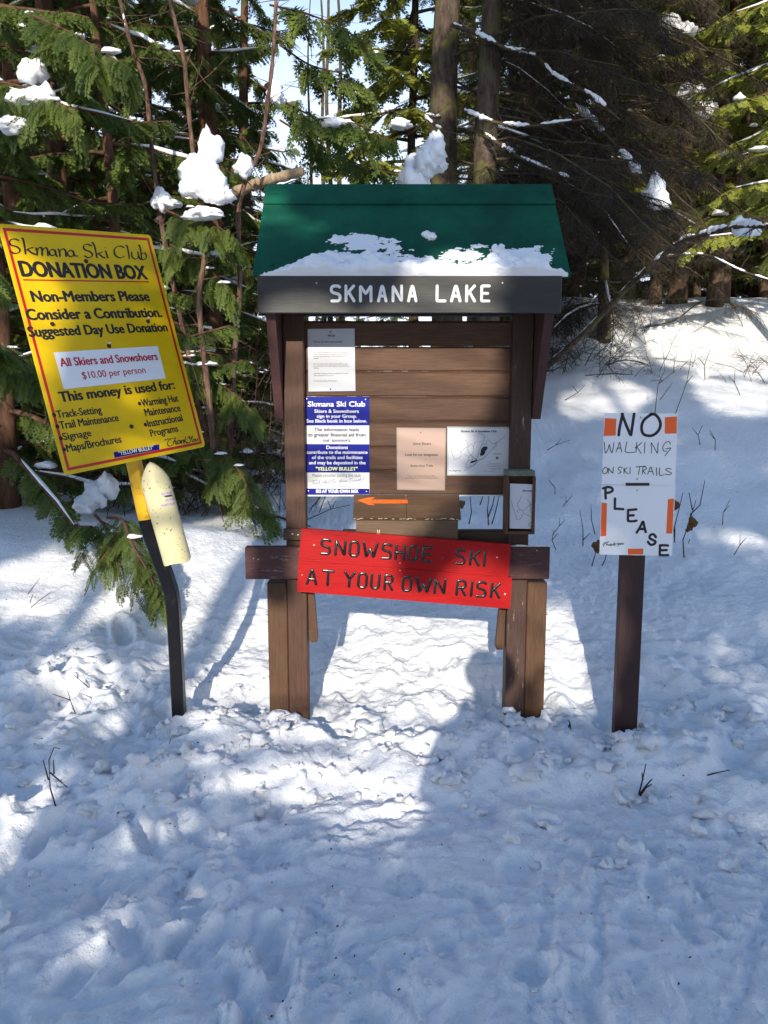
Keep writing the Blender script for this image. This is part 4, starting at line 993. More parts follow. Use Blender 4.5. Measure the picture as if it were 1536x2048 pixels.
# stickers bent round the tube, and the coin slot
def on_tube(px, py, lift=.0008):
    d = ray(px, py); best = None       # intersect the ray with the cylinder
    o = tip; dd = d - ax * (d @ ax); oo = -o + ax * (o @ ax)
    a = dd @ dd; b = 2 * dd @ oo; c = oo @ oo - (rb + lift) ** 2; D = b * b - 4 * a * c
    t = (-b - math.sqrt(max(D, 0))) / (2 * a); return d * t
for (x0_, y0_, x1_, y1_, hh, txt) in ((321, 985, 344, 981, 8, 'PUT YOUR'), (329, 998, 350, 994, 6, 'IN THE'), (320, 1008, 351, 1003, 6.5, 'MONEY SLOT')):
    g = 8; V = []
    for k in range(g + 1):
        x_ = x0_ + (x1_ - x0_) * k / g; y_ = y0_ + (y1_ - y0_) * k / g; V += [on_tube(x_, y_), on_tube(x_ + hh * .2, y_ + hh)]
    st = put('sticker', V, np.array([[2 * k, 2 * k + 1, 2 * k + 3, 2 * k + 2] for k in range(g)]), PAPER, ds)
    mb = MB(); Vt, Tt = glyphs(txt); xx = (Vt[:, 0] - Vt[:, 0].min()) / (Vt[:, 0].max() - Vt[:, 0].min())
    Q = np.array([on_tube(x0_ + 1.5 + (x1_ - x0_ - 3) * u + hh * .2 * (1 - .75 * v / CAPH), y0_ + (y1_ - y0_) * u + hh * (.82 - .62 * v / CAPH), .0014) for u, v in zip(xx, Vt[:, 1])])
    mb.add(Q, Tt); mb.put('lettering', plain('crimson_ink', (.48, .008, .03), .4), st)
V = []
for k in range(6): x_ = 330 + 14 * k / 5; y_ = 991 - 1.8 * k / 5; V += [on_tube(x_, y_), on_tube(x_, y_ + 3.4)]
put('coin_slot', V, np.array([[2 * k, 2 * k + 1, 2 * k + 3, 2 * k + 2] for k in range(5)]), INK, ds)

# ================================================================== NO WALKING SIGN
c8 = crop(1160, 800, 240 / 1365)
YN = 3.235; pn = front(YN); pn2 = front(YN - .0025)
SHEETW = plain('coroplast_white', (.84, .85, .87), .4, .4)
ns = thing('walking_sign', 'dark wooden stake with hand-lettered NO WALKING ON SKI TRAILS PLEASE sheets', 'sign', (P(1260, 1450, 3.27)[0], 3.27, gz(P(1260, 1450, 3.27)[0], 3.2)))
xa, xb = P(1243, 1115, 3.245)[0], P(1290, 1115, 3.245)[0]
mb = MB(); box(mb, ((xa + xb) / 2, 3.262, (zat(975, 3.25) - 1.7) / 2), (xb - xa, .045, zat(975, 3.25) + 1.7), None, .003)
mb.put('post', wood('stake_wood', (.045, .020, .019), 'z', .6, .55), ns)
mb = MB(); slab(mb, pn2, rect_px(pn2, [(1209, 826), (1356, 827), (1350, 971), (1203, 968)]), .0015); s1 = mb.put('upper_sheet', SHEETW, ns)
mb = MB(); slab(mb, pn, rect_px(pn, [(1203, 971), (1351, 971), (1344, 1112), (1199, 1109)]), .0015); s2 = mb.put('lower_sheet', SHEETW, ns)
ORW = ORANGE
def tape(parent, pl, quad):
    mb = MB(); slab(mb, pl, rect_px(pl, c8(quad)), .0006, .0009); mb.put('orange_tape', ORW, parent)
tape(s1, pn2, [(284, 206), (413, 212), (405, 404), (270, 409)]); tape(s1, pn2, [(966, 196), (1103, 187), (1098, 380), (963, 383)])
tape(s2, pn, [(245, 1165), (306, 1175), (297, 1548), (234, 1550)]); tape(s2, pn, [(1000, 1128), (1068, 1122), (1050, 1520), (981, 1518)]); tape(s2, pn, [(545, 1692), (718, 1690), (717, 1757), (547, 1758)])
MARK = plain('marker_ink', (.010, .008, .018), .45)
ink(s1, pn2, MARK, 'marker_NO', [c8(p) for p in ([(485, 160), (466, 240), (448, 330), (440, 400)], [(478, 158), (515, 260), (570, 392)], [(615, 158), (600, 260), (580, 398)], [(812, 160), (730, 225), (700, 300), (712, 375), (760, 405), (830, 400), (890, 350), (915, 280), (895, 210), (850, 165), (805, 162)])], .0118, .0008)
ink(s1, pn2, MARK, 'marker_lettering', [c8(p) for p in (
 [(276, 478), (282, 560), (290, 602), (318, 560), (333, 508), (345, 560), (362, 600), (378, 540), (385, 482)], [(408, 592), (430, 540), (448, 482), (462, 540), (474, 592)], [(420, 548), (466, 545)], [(532, 478), (522, 530), (516, 590), (570, 596), (620, 594)],
 [(645, 482), (640, 540), (636, 592)], [(700, 484), (668, 515), (625, 545)], [(650, 540), (672, 570), (692, 606)], [(738, 484), (735, 540), (732, 602)], [(812, 604), (812, 545), (810, 488), (845, 545), (880, 602), (884, 540), (890, 486)], [(1026, 500), (1010, 470), (968, 490), (940, 535), (950, 578), (985, 582)], [(975, 556), (1032, 546), (1000, 590), (966, 634)],
 [(290, 762), (262, 790), (258, 825), (280, 838), (308, 820), (312, 785), (290, 762)], [(320, 836), (322, 775)], [(322, 775), (345, 805), (372, 832)], [(372, 832), (380, 762)], [(480, 772), (450, 762), (432, 785), (452, 802), (465, 822), (436, 836)], [(500, 775), (500, 836)], [(535, 770), (505, 800), (545, 838)], [(570, 770), (568, 838)],
 [(636, 762), (700, 756), (745, 752)], [(680, 760), (672, 800), (662, 846)], [(712, 844), (716, 765), (745, 762), (752, 785), (718, 802), (745, 840)], [(770, 844), (790, 790), (808, 762), (820, 800), (836, 850)], [(780, 815), (825, 812)], [(868, 770), (870, 858)], [(905, 772), (902, 852), (948, 852)], [(1035, 785), (995, 778), (975, 798), (1010, 815), (1040, 832), (1020, 848), (965, 845)])], .0032, .0008)
ink(s2, pn, MARK, 'marker_PLEASE', [c8(p) for p in ([(262, 1005), (310, 990), (360, 1000), (370, 1030), (335, 1052), (295, 1056)], [(290, 1000), (288, 1060), (292, 1120)], [(398, 1120), (396, 1180), (395, 1238)], [(395, 1236), (440, 1238), (492, 1242)],
 [(548, 1250), (545, 1310), (545, 1372)], [(545, 1252), (600, 1248), (640, 1244)], [(548, 1315), (610, 1312)], [(548, 1376), (600, 1380), (642, 1372)], [(645, 1508), (680, 1450), (716, 1382), (730, 1440), (748, 1502)], [(672, 1468), (740, 1466)],
 [(862, 1560), (838, 1528), (800, 1535), (792, 1570), (825, 1590), (858, 1610), (840, 1640), (800, 1645), (772, 1612)], [(910, 1652), (908, 1710), (905, 1762)], [(910, 1654), (960, 1652), (1000, 1656)], [(910, 1710), (985, 1706)], [(906, 1762), (950, 1766), (1002, 1764)])], .0105, .0008, sub=3)
ink(s2, pn, MARK, 'marker_thanks', [c8(p) for p in ([(255, 1645), (285, 1622), (330, 1610)], [(295, 1625), (272, 1645), (262, 1668)], [(310, 1620), (300, 1655), (318, 1640), (322, 1655)], [(345, 1640), (332, 1650), (345, 1658), (350, 1638), (354, 1656)], [(362, 1656), (364, 1640), (376, 1640), (378, 1654)], [(388, 1618), (386, 1655)], [(402, 1630), (388, 1640), (402, 1652)], [(408, 1640), (416, 1638)], [(422, 1628), (432, 1642), (444, 1625)], [(444, 1625), (432, 1660), (422, 1665)], [(456, 1630), (448, 1642), (460, 1646), (464, 1630), (456, 1630)], [(472, 1628), (474, 1642), (484, 1640), (488, 1624), (494, 1642)])], .0022, .0008, sub=3)
for q, pl, par in (((690, 200), pn2, s1), ((650, 899), pn2, s1), ((650, 1028), pn, s2)): screw(par, pl, *pl.loc(*c8([q])[0]), r=.0045, n=.0006)
mb = MB(); plank_box(mb, *[P(1160 + q * .1758, 970, YN - .006)[0] for q in (520, 790)], zat(800 + 976 * .1758, YN - .006), zat(800 + 944 * .1758, YN - .006), YN - .0055, .0025, .0003); mb.put('black_tape', MARK, ns)

# ================================================================== FOREST
def bake(T, F, A, L, var=None):
    """copies of a template: T (m,3), F faces, A (n,3,3) matrices (columns = axes, scaled), L (n,3)"""
    n, m = len(L), len(T)
    V = np.einsum('nij,mj->nmi', A, T) + L[:, None]
    G = (F[None] + (np.arange(n) * m)[:, None, None]).reshape(-1, F.shape[1])
    return V.reshape(-1, 3), G, np.repeat(var if var is not None else np.zeros(n), m)
def kite(a, d, l, w):
    """flat leaf-shaped quad from a along d"""
    s = np.array([-d[1], d[0]]); return [a, a + d * l * .45 + s * w, a + d * l, a + d * l * .45 - s * w]
def spray_template(pairs, leaf, side, wid, droop, step=2, seed=0):
    """flat lacy spray in the XY plane, one unit long along +Y"""
    r = random.Random(seed); V = []
    V += kite(np.array([0, -.02]), np.array([0, 1.0]), 1.0, .012)
    for k in range(pairs):
        t = .08 + .86 * k / pairs
        for sg in (-1, 1):
            ang = R(52 - 18 * t + r.uniform(-7, 7)); d = np.array([math.sin(ang) * sg, math.cos(ang)]); L = side * (1 - t * .72) * r.uniform(.8, 1.15) * min(1, .45 + t * 4)
            a = np.array([0, t])
            V += kite(a, d, L, wid * .9)
            for q in range(step):
                tt = .25 + .6 * q / step
                for s2 in (-1, 1):
                    a2 = R(38) * s2; d2 = np.array([d[0] * math.cos(a2) - d[1] * math.sin(a2), d[0] * math.sin(a2) + d[1] * math.cos(a2)])
                    V += kite(a + d * L * tt, d2, L * leaf * (1 - tt * .5), wid)
    V = np.array(V); z = -droop * V[:, 1] ** 2 - .35 * droop * np.abs(V[:, 0]) + .01 * np.sin(V[:, 0] * 30)
    V = np.concatenate([V, z[:, None]], 1)
    return V, np.arange(len(V)).reshape(-1, 4)
CEDAR_T = spray_template(5, .6, .48, .034, .28, 1, 1)
CEDAR_FINE = spray_template(9, .42, .40, .013, .30, 3, 2)
YELLOW_T = spray_template(6, .5, .40, .040, .14, 1, 9)
NEEDLE_T = spray_template(6, .5, .36, .026, .12, 1, 3)
SHADE_T = spray_template(5, .7, .55, .06, .2, 1, 4)
def mats_from(dirs, norms, scale):
    Y = dirs / np.linalg.norm(dirs, axis=1)[:, None]
    X = np.cross(Y, norms); X /= np.linalg.norm(X, axis=1)[:, None] + 1e-9
    Z = np.cross(X, Y)
    return np.stack([X, Y, Z], -1) * np.asarray(scale)[:, None, None]
LEAF_C = leaf_mat('cedar_leaf', (.036, .062, .012), (.13, .17, .030), (.16, .24, .03))
LEAF_S = leaf_mat('spruce_needle', (.028, .048, .018), (.075, .100, .035), (.12, .16, .04))
LEAF_Y = leaf_mat('sunlit_needle', (.14, .17, .026), (.36, .38, .07), (.42, .43, .07))  # sunlight put into the needle colour, well above the plain spruce tones
TWIG_M = leaf_mat('dead_twig', (.030, .022, .016), (.11, .09, .06), (.03, .02, .01), .8)
BARK_R = bark_mat('cedar_bark', (.045, .022, .014), (.16, .085, .05), 12)
BARK_D = bark_mat('spruce_bark', (.030, .022, .017), (.13, .095, .07), 18, moss=(.10, .095, .035))
BARK_L = bark_mat('lit_bark', (.040, .026, .018), (.13, .085, .055), 16, moss=(.05, .04, .02))  # warm sunlit tone put into the bark colour
BARK_S = bark_mat('sapling_bark', (.045, .024, .018), (.22, .13, .095), 30)

def add_limb(wood_mb, p0, d, L, droop, lift, n=7, r0=.02, rng=random):
    t = np.linspace(0, 1, n)[:, None]
    d = np.array(d, float)
    pts = np.array(p0) + d * L * t + np.array([0, 0, 1.0]) * (L * (-droop * t ** 1.6 + lift * t ** 3))
    pts[1:] += np.array([[rng.uniform(-1, 1) * .03 * L for _ in range(3)] for _ in range(n - 1)]) * t[1:]
    if wood_mb is not None: tube(wood_mb, pts, np.linspace(r0, r0 * .25, n), 4, cap=False)
    return pts
def sprays_along(pts, n, size, rng, side=1.0, down=.5, t0=.2, updown=.4):
    t = rng.uniform(t0, 1, n) ** .85; s = t * (len(pts) - 1); i = np.minimum(s.astype(int), len(pts) - 2); u = (s - i)[:, None]
    L = pts[i] * (1 - u) + pts[i + 1] * u
    T = pts[i + 1] - pts[i]; T /= np.linalg.norm(T, axis=1)[:, None]
    S = np.cross(T, [0, 0, 1.0]); S /= np.linalg.norm(S, axis=1)[:, None] + 1e-6
    sg = rng.choice([-1, 1], n)[:, None]
    D = T * rng.uniform(.25, .9, n)[:, None] + S * sg * side * rng.uniform(.3, 1.0, n)[:, None] + np.array([0, 0, -1.0]) * (down * rng.uniform(.3, 1.3, n)[:, None])
    N = np.array([0, 0, 1.0]) + rng.normal(0, updown, (n, 3))
    sc = size * rng.uniform(.6, 1.25, n) * (1 - .35 * t)
    return L, D, N, sc
def build_crown(tpl, limbs, per, size, m, rng, side=1.0, down=.5, t0=.2, name='crown', updown=.4):
    Ls, Ds, Ns, Ss = [], [], [], []
    for pts in limbs:
        ln = np.linalg.norm(pts[-1] - pts[0]); n = max(3, int(per * ln))
        a = sprays_along(pts, n, size, rng, side, down, t0, updown)
        Ls.append(a[0]); Ds.append(a[1]); Ns.append(a[2]); Ss.append(a[3])
    L = np.concatenate(Ls); A = mats_from(np.concatenate(Ds), np.concatenate(Ns), np.concatenate(Ss))
    V, F, v = bake(tpl[0], tpl[1], A, L, np.clip(rng.normal(.45, .25, len(L)), 0, 1))
    return mesh(name, V, F, m, v)
def trunk_mesh(H, r, m, lean=(0, 0), n=10, seed=0, depth=.8):
    z = np.linspace(-depth, H, 16); t = np.clip(z / H, 0, 1)
    pts = np.stack([lean[0] * t + .04 * np.sin(z * 1.3 + seed), lean[1] * t + .04 * np.cos(z * 1.1 + seed), z], -1)
    rad = r * (1 - .85 * t) + r * .5 * np.exp(-np.maximum(z, 0) * 3)
    mb = MB(); tube(mb, pts, rad, n); V, F, _ = mb.get()
    return V, F, pts
def make_tree(kind, seed, H, Lmax, z0, nb, per, size, r, dead=0, snow=10):
    """returns the meshes of a tree: trunk (with limbs), crown, optionally snow lodged on its boughs"""
    rng = np.random.default_rng(seed); rd = random.Random(seed)
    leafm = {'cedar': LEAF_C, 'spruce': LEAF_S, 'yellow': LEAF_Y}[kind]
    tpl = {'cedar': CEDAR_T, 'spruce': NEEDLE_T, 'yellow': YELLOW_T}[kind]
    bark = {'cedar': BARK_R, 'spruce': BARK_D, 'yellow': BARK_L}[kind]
    V, F, tp = trunk_mesh(H, r, bark, (rd.uniform(-.3, .3), rd.uniform(-.3, .3)), seed=seed)
    wmb = MB(); wmb.add(V, F[0] if F[0].shape[1] == 4 else F[1]); limbs = []
    for k in range(nb):
        t = (k + rd.random() * .6) / nb; z = z0 + (H - z0) * t ** 1.1
        az = k * 2.399 + rd.uniform(-.3, .3); L = Lmax * (1 - (z / H)) ** .75 * rd.uniform(.7, 1.15) + .25
        droop, lift = (.55, .30) if kind == 'cedar' else (.35, .12)
        p0 = (np.interp(z, tp[:, 2], tp[:, 0]), np.interp(z, tp[:, 2], tp[:, 1]), z)
        limbs.append(add_limb(wmb, p0, (math.cos(az), math.sin(az), .12 if kind == 'cedar' else .05), L, droop * rd.uniform(.7, 1.3), lift, 7, .012 + .010 * L, rd))
    V, F, _ = wmb.get()
    out = {'trunk': mesh('trunk', V, F, bark, smooth=True)}
    out['crown'] = build_crown(tpl, limbs, per, size, leafm, rng, 1.0, .75 if kind == 'cedar' else .35, .12)
    if snow:
        smb = MB()
        for k in range(snow):
            pts = rd.choice(limbs); i = rd.randrange(2, 6); s_ = .02 + .08 * rd.random() ** 2
            blob(smb, pts[i] + np.array([rd.uniform(-.15, .15), rd.uniform(-.15, .15), .02]), (s_ * rd.uniform(.8, 2.0), s_ * rd.uniform(.7, 1.4), s_ * rd.uniform(.35, .8)), k + seed, .35, 2, .45, drape=True)
        for pts in limbs[::2]:
            q = pts[1:6] + [0, 0, .02]; tube(smb, q, np.array([.006, .016, .022, .014, .005]) * rd.uniform(.5, 1.3), 5)
        V, F, _ = smb.get(); out['bough_snow'] = mesh('bough_snow', V, F, SNOW_T, smooth=True)
    return out
def place(meshes, name, label, cat, x, y, rz=0, sc=1.0, group=None, z=None, sz=None):
    t = thing(name, label, cat, (x, y, (macro(np.array([x]), np.array([y]))[0][0] if z is None else z)), group)
    t.rotation_euler = (0, 0, rz); t.scale = (sc, sc, sz or sc)
    for k, me in meshes.items():
        o = bpy.data.objects.new(k, me); COL.objects.link(o); o.parent = t
        if k == 'bough_snow': o['kind'] = 'stuff'
    return t
def X(px, Y): return (px - 768) / FPX * Y * 1.01

cedarA = make_tree('cedar', 11, 9.5, 2.3, .3, 66, 72, .235, .13, snow=70)
cedarB = make_tree('cedar', 12, 8.0, 1.9, .25, 60, 78, .225, .10, snow=60)
cedarC = make_tree('cedar', 13, 6.0, 1.7, .15, 50, 80, .215, .08, snow=50)
cedarN = make_tree('cedar', 14, 9.0, 1.1, .3, 64, 72, .235, .13, snow=46)
spruceA = make_tree('spruce', 21, 13, 2.6, 1.2, 80, 24, .40, .17, snow=50)
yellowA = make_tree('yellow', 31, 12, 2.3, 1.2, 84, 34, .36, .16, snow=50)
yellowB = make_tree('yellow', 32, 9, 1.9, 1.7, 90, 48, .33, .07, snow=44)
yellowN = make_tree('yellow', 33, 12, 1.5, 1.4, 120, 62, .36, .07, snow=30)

# left side: western cedars, close to the trail first
CED = [  # px column, distance, variant, scale, turn, label
 (15, 6.7, cedarB, 1.0, 0.3, 'cedar with low sweeping boughs at the left edge behind the yellow board'),
 (150, 8.0, cedarA, 1.05, 1.1, 'tall dark cedar trunk standing behind the yellow donation board'),
 (255, 7.6, cedarC, 1.0, 2.0, 'short bushy cedar between the yellow board and the red-stemmed saplings'),
 (425, 9.2, cedarN, 1.1, 3.0, 'tall cedar with reddish trunk behind the three thin saplings'),
 (320, 10.5, cedarB, .95, 4.4, 'slim cedar in the gap left of the tall reddish trunk'),
 (520, 9.8, cedarC, .50, 5.2, 'low cedar whose boughs reach behind the left end of the roof'),
 (60, 10.5, cedarA, 1.2, 5.9, 'cedar filling the upper left corner behind the edge trees')]
for px, Y, v, sc, rz, lb in CED: place(v, 'cedar_tree', lb, 'tree', X(px, Y), Y, rz, sc, 'cedars left of the kiosk')
for px, Y, v, sc, rz, lb in [(215, 9.0, cedarN, 1.0, 2.2, 'narrow cedar rising straight behind the top edge of the yellow board'), (490, 11.5, cedarN, .95, 3.9, 'narrow cedar standing at the left rim of the sky gap'), (95, 8.6, cedarN, .95, .7, 'narrow cedar between the edge cedar and the tall dark trunk'), (365, 8.8, cedarC, .62, 1.7, 'low cedar filling the dark gap behind the middle sapling')]:
    place(v, 'cedar_tree', lb, 'tree', X(px, Y), Y, rz, sc, 'cedars left of the kiosk')
# deep wood behind: reads as repeated trunks and crowns
rd = random.Random(5)
for k, (px, Y, v, sc) in enumerate([(-120, 9, cedarA, 1.2), (-60, 13, spruceA, 1.1), (120, 14, cedarA, 1.3), (260, 13.5, spruceA, 1.0), (390, 14.0, cedarN, 1.35), (470, 15, cedarN, 1.0), (280, 19, spruceA, 1.3), (160, 20, spruceA, 1.4), (40, 18, cedarA, 1.7), (-200, 16, spruceA, 1.5), (-350, 12, cedarB, 1.5), (-420, 20, spruceA, 1.6)]):
    place(v, 'conifer_tree', 'dark conifer deep in the wood left of the kiosk', 'tree', X(px, Y), Y, rd.uniform(0, 6.28), sc, 'dark conifers deep in the left wood')
# right and centre: sunlit yellow-green conifers
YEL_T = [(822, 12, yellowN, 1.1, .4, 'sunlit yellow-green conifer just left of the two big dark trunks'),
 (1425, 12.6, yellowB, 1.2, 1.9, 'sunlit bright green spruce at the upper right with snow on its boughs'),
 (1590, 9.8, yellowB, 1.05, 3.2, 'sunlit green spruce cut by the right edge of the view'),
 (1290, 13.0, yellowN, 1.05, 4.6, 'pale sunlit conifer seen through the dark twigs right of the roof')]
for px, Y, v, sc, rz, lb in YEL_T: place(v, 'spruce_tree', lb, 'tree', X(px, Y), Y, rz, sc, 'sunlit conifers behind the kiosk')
for k, (px, Y, v, sc) in enumerate([(1000, 19, spruceA, 1.0), (1040, 16, spruceA, 1.1), (1120, 18, spruceA, 1.3), (1220, 21, yellowA, 1.4), (1340, 18, spruceA, 1.3), (1480, 17, spruceA, 1.3), (1620, 16, yellowA, 1.3), (1760, 14, spruceA, 1.3), (1900, 18, yellowA, 1.5), (1700, 22, spruceA, 1.6), (1550, 22, yellowA, 1.5), (1420, 24, spruceA, 1.6), (1050, 24, spruceA, 1.6), (940, 30, spruceA, 1.5), (1500, 15.5, yellowA, 1.2), (1350, 16, yellowA, 1.1), (560, 46, spruceA, .9), (640, 50, spruceA, .95), (720, 45, spruceA, .9), (790, 48, spruceA, 1.0), (600, 55, spruceA, 1.1), (680, 60, spruceA, 1.1)]):
    place(v, 'conifer_tree', 'conifer deep in the wood right of the kiosk', 'tree', X(px, Y), Y, rd.uniform(0, 6.28), sc, 'conifers deep in the right wood')
# low growth that closes the wood near the snow
YCL = ['at the left edge', 'under the left end of the yellow board', 'behind the lower part of the yellow board', 'behind the bent black post', 'behind the middle sapling', 'deep behind the kiosk left post', 'deep behind the yellow board', 'deep behind the leftmost sapling']
for k, (px, Y, v, sc) in enumerate([(-40, 8.2, cedarC, .45), (60, 8.8, cedarC, .5), (200, 9.4, cedarC, .5), (330, 9.4, cedarC, .42), (420, 11, cedarC, .55), (500, 12, cedarC, .6), (120, 11.5, cedarC, .7), (280, 12, cedarC, .7)]):
    place(v, 'young_cedar', 'waist-high young cedar ' + YCL[k], 'tree', X(px, Y), Y, rd.uniform(0, 6.28), sc, 'young cedars under the left trees')

CLS = [(1140, 15.5, cedarC, .8), (1240, 16.0, yellowA, .55), (1300, 17.5, cedarB, .8), (1370, 15.2, yellowA, .42), (1440, 16.5, cedarC, 1.0), (1500, 15.0, yellowA, .5), (1560, 14.5, cedarC, .8), (1620, 13.5, yellowA, .6), (1190, 18.0, cedarB, .8), (1080, 17, cedarB, .8), (1480, 19, cedarB, 1.0), (1340, 20, cedarB, 1.0)]
for k, (px, Y, v, sc) in enumerate(CLS):
    place(v, 'young_conifer', 'bushy young conifer closing the wood behind the bright bank', 'tree', X(px, Y), Y, rd.uniform(0, 6.28), sc, 'young conifers behind the bright bank')
# bare thin trunks in the sky gap
mb = None
for px, Y, w_, H, lb in ((668, 19, .085, 12, 'thin bare trunk, left of the pair in the bright sky gap'), (688, 20, .10, 12, 'thin bare trunk, right of the pair in the bright sky gap'), (618, 16, .06, 8, 'slender dark pole-like trunk at the left side of the sky gap'), (655, 23, .10, 13, 'faint grey trunk furthest back in the sky gap')):
    V, F, tp = trunk_mesh(H, w_, BARK_D, (rd.uniform(-.2, .2), 0), 7, px); m_ = MB(); m_.add(V, [f for f in F if f.shape[1] == 4][0])
    for k in range(26):
        z = rd.uniform(2, H * .95); add_limb(m_, (np.interp(z, tp[:, 2], tp[:, 0]), np.interp(z, tp[:, 2], tp[:, 1]), z), (math.cos(k * 2.4), math.sin(k * 2.4), .2), rd.uniform(.4, 1.3), .2, 0, 5, .010, rd)
    V, F, _ = m_.get(); place({'trunk': mesh('trunk', V, F, BARK_D, smooth=True)}, 'bare_tree', lb, 'tree', X(px, Y), Y, 0, 1)

# the two big spruces with a tangle of dead lower limbs
def twig_cloud(limbs, per, rng, L0=.35):
    """dead side twigs, each a thin crooked three-sided stick with offshoots"""
    base = []
    t = np.array([[0, 0, 0], [.012, .5, .03], [0, 1, -.02]])
    def stick(a, b, w):
        a, b = np.array(a, float), np.array(b, float); d = b - a; s = np.cross(d, [0, 0, 1.0]); s = s / (np.linalg.norm(s) + 1e-6) * w; u = np.array([0, 0, w])
        return [a - s, a + s, b + s * .4, b - s * .4], [a - u, a + u, b + u * .4, b - u * .4]
    V = []
    for a, b, w in (((0, 0, 0), (.03, .5, .02), .011), ((.03, .5, .02), (-.02, 1, -.06), .008), ((0, .2, 0), (.3, .5, -.03), .007), ((.02, .35, 0), (-.28, .68, -.08), .007), ((.03, .5, .02), (.24, .85, -.04), .006), ((.0, .7, 0), (-.16, .95, .02), .006), ((.3, .5, -.03), (.38, .72, -.12), .005), ((-.12, .5, -.03), (-.3, .55, -.14), .005), ((.1, .3, 0), (.14, .1, -.16), .005), ((-.1, .8, 0), (-.05, .8, -.2), .005)):
        for q in stick(a, b, w): V += q
    V = np.array(V); F = np.arange(len(V)).reshape(-1, 4)
    Ls, Ds, Ns, Ss = [], [], [], []
    for pts in limbs:
        n = max(4, int(per * np.linalg.norm(pts[-1] - pts[0])))
        a = sprays_along(pts, n, L0, rng, 1.1, .5, .08, .7); Ls.append(a[0]); Ds.append(a[1]); Ns.append(a[2]); Ss.append(a[3])
    L = np.concatenate(Ls); A = mats_from(np.concatenate(Ds), np.concatenate(Ns), np.concatenate(Ss))
    return bake(V, F, A, L, np.clip(rng.normal(.4, .3, len(L)), 0, 1))
def big_spruce(px, Y, r, H, lb, seed, nl, azr, zr, lmax=2.5):
    rng = np.random.default_rng(seed); rd_ = random.Random(seed)
    x = X(px, Y); z = float(macro(np.array([x]), np.array([Y]))[0][0])
    t = thing('spruce_tree', lb, 'tree', (x, Y, z))
    V, F, tp = trunk_mesh(H, r, BARK_D, (0, 0), 14, seed); m_ = MB(); m_.add(V, [f for f in F if f.shape[1] == 4][0])
    limbs = []
    for k in range(nl):
        zz = rd_.uniform(*zr); az = rd_.uniform(*azr); L = rd_.uniform(1.0, lmax)
        limbs.append(add_limb(m_, (0, 0, zz), (math.cos(az), math.sin(az), .05), L, rd_.uniform(.25, .75), .0, 8, .016, rd_))
    V, F, _ = m_.get(); o = bpy.data.objects.new('trunk', mesh('trunk', V, F, BARK_D, smooth=True)); COL.objects.link(o); o.parent = t
    V, F, v = twig_cloud(limbs, 34, rng, .40)
    o = bpy.data.objects.new('dead_twigs', mesh('dead_twigs', V, F, TWIG_M, v)); COL.objects.link(o); o.parent = t; o['kind'] = 'stuff'
    up = [add_limb(None, (0, 0, rd_.uniform(6.0, H)), (math.cos(k), math.sin(k), 0), rd_.uniform(1.2, 2.4), .4, .1, 7, .02, rd_) for k in range(60)]
    me = build_crown(NEEDLE_T, up, 12, .5, LEAF_S, rng, 1, .4, .2); o = bpy.data.objects.new('crown', me); COL.objects.link(o); o.parent = t
    smb = MB()
    for pts in limbs[::16]:
        a = rd_.randrange(0, 3); q = pts[a:a + 5] + [0, 0, .014]; tube(smb, q, np.array([.004, .014, .018, .013, .004]) * rd_.uniform(.5, 1.1), 5)
    V, F, _ = smb.get(); o = bpy.data.objects.new('bough_snow', mesh('bough_snow', V, F, SNOW_T, smooth=True)); COL.objects.link(o); o.parent = t; o['kind'] = 'stuff'
    return t
big_spruce(884, 8.8, .185, 14, 'thick dark spruce trunk, left one of the two rising behind the roof', 101, 30, (-1.2, 1.0), (2.4, 7.0))
big_spruce(964, 8.2, .145, 13, 'dark spruce right of centre with a tangle of dead drooping limbs', 102, 95, (-1.3, .9), (2.5, 6.5))
big_spruce(1190, 11.0, .07, 13, 'dark twiggy spruce leaning its dead limbs over the right bank', 103, 120, (-3.3, .1), (.45, 6.5), 2.3)

def poly_limb(name, label, cat, pxs_, r0, r1, m, snow=0.0, twigs=0, group=None, seed=0, srange=(0, 1)):
    """a limb or sapling traced through real points; optional snow lying along it and fine twigs"""
    rng = np.random.default_rng(seed + 5); rd_ = random.Random(seed)
    pts = dense([P(*q) for q in pxs_], 6); base = pts[0]
    t = thing(name, label, cat, base, group)
    mb = MB(); n = len(pts); tube(mb, pts, np.linspace(r0, r1, n) * (1 + .12 * np.sin(np.arange(n) * 1.7)), 8); mb.put('limb' if 'branch' in name else 'stem', m, t, smooth=True)
    if twigs:
        mb = MB()
        for k in range(twigs):
            i = rd_.randrange(int(n * .15), n); d = np.array([rd_.uniform(-1, 1), rd_.uniform(-.6, .6), rd_.uniform(-.5, .9)]); L = rd_.uniform(.12, .5)
            add_limb(mb, pts[i], d / np.linalg.norm(d), L, .15, .1, 5, max(.0025, r1 * .35), rd_)
        mb.put('twigs', m, t)['kind'] = 'stuff'
    if snow:
        mb = MB(); a, b = int(n * srange[0]), int(n * srange[1]); i = a
        while i < b - 2:
            k = rd_.randint(3, 7); q = pts[i:min(i + k, b)] + rd_.uniform(-.003, .003) + [0, -.004, r0 * .55]
            if len(q) > 2:
                q = dense(q, 4); nn_ = len(q); tube(mb, q, snow * rd_.uniform(.7, 1.15) * (.35 + .65 * np.sin(np.linspace(.15, 3.0, nn_)) ** .6) * (1 + .45 * noise2(np.arange(nn_) * .45 + i, np.full(nn_, seed + .5), 7)), 8)
                vv = mb.V[-1]; vv += .35 * snow * np.stack([noise2(vv[:, 0] * 22 + w_, vv[:, 2] * 22 + vv[:, 1] * 9, 3 + w_) for w_ in range(3)], -1)
            i += k + (1 if rd_.random() < .7 else 2)
        o = mb.put('limb_snow', SNOW_T, t, smooth=True)
    return t
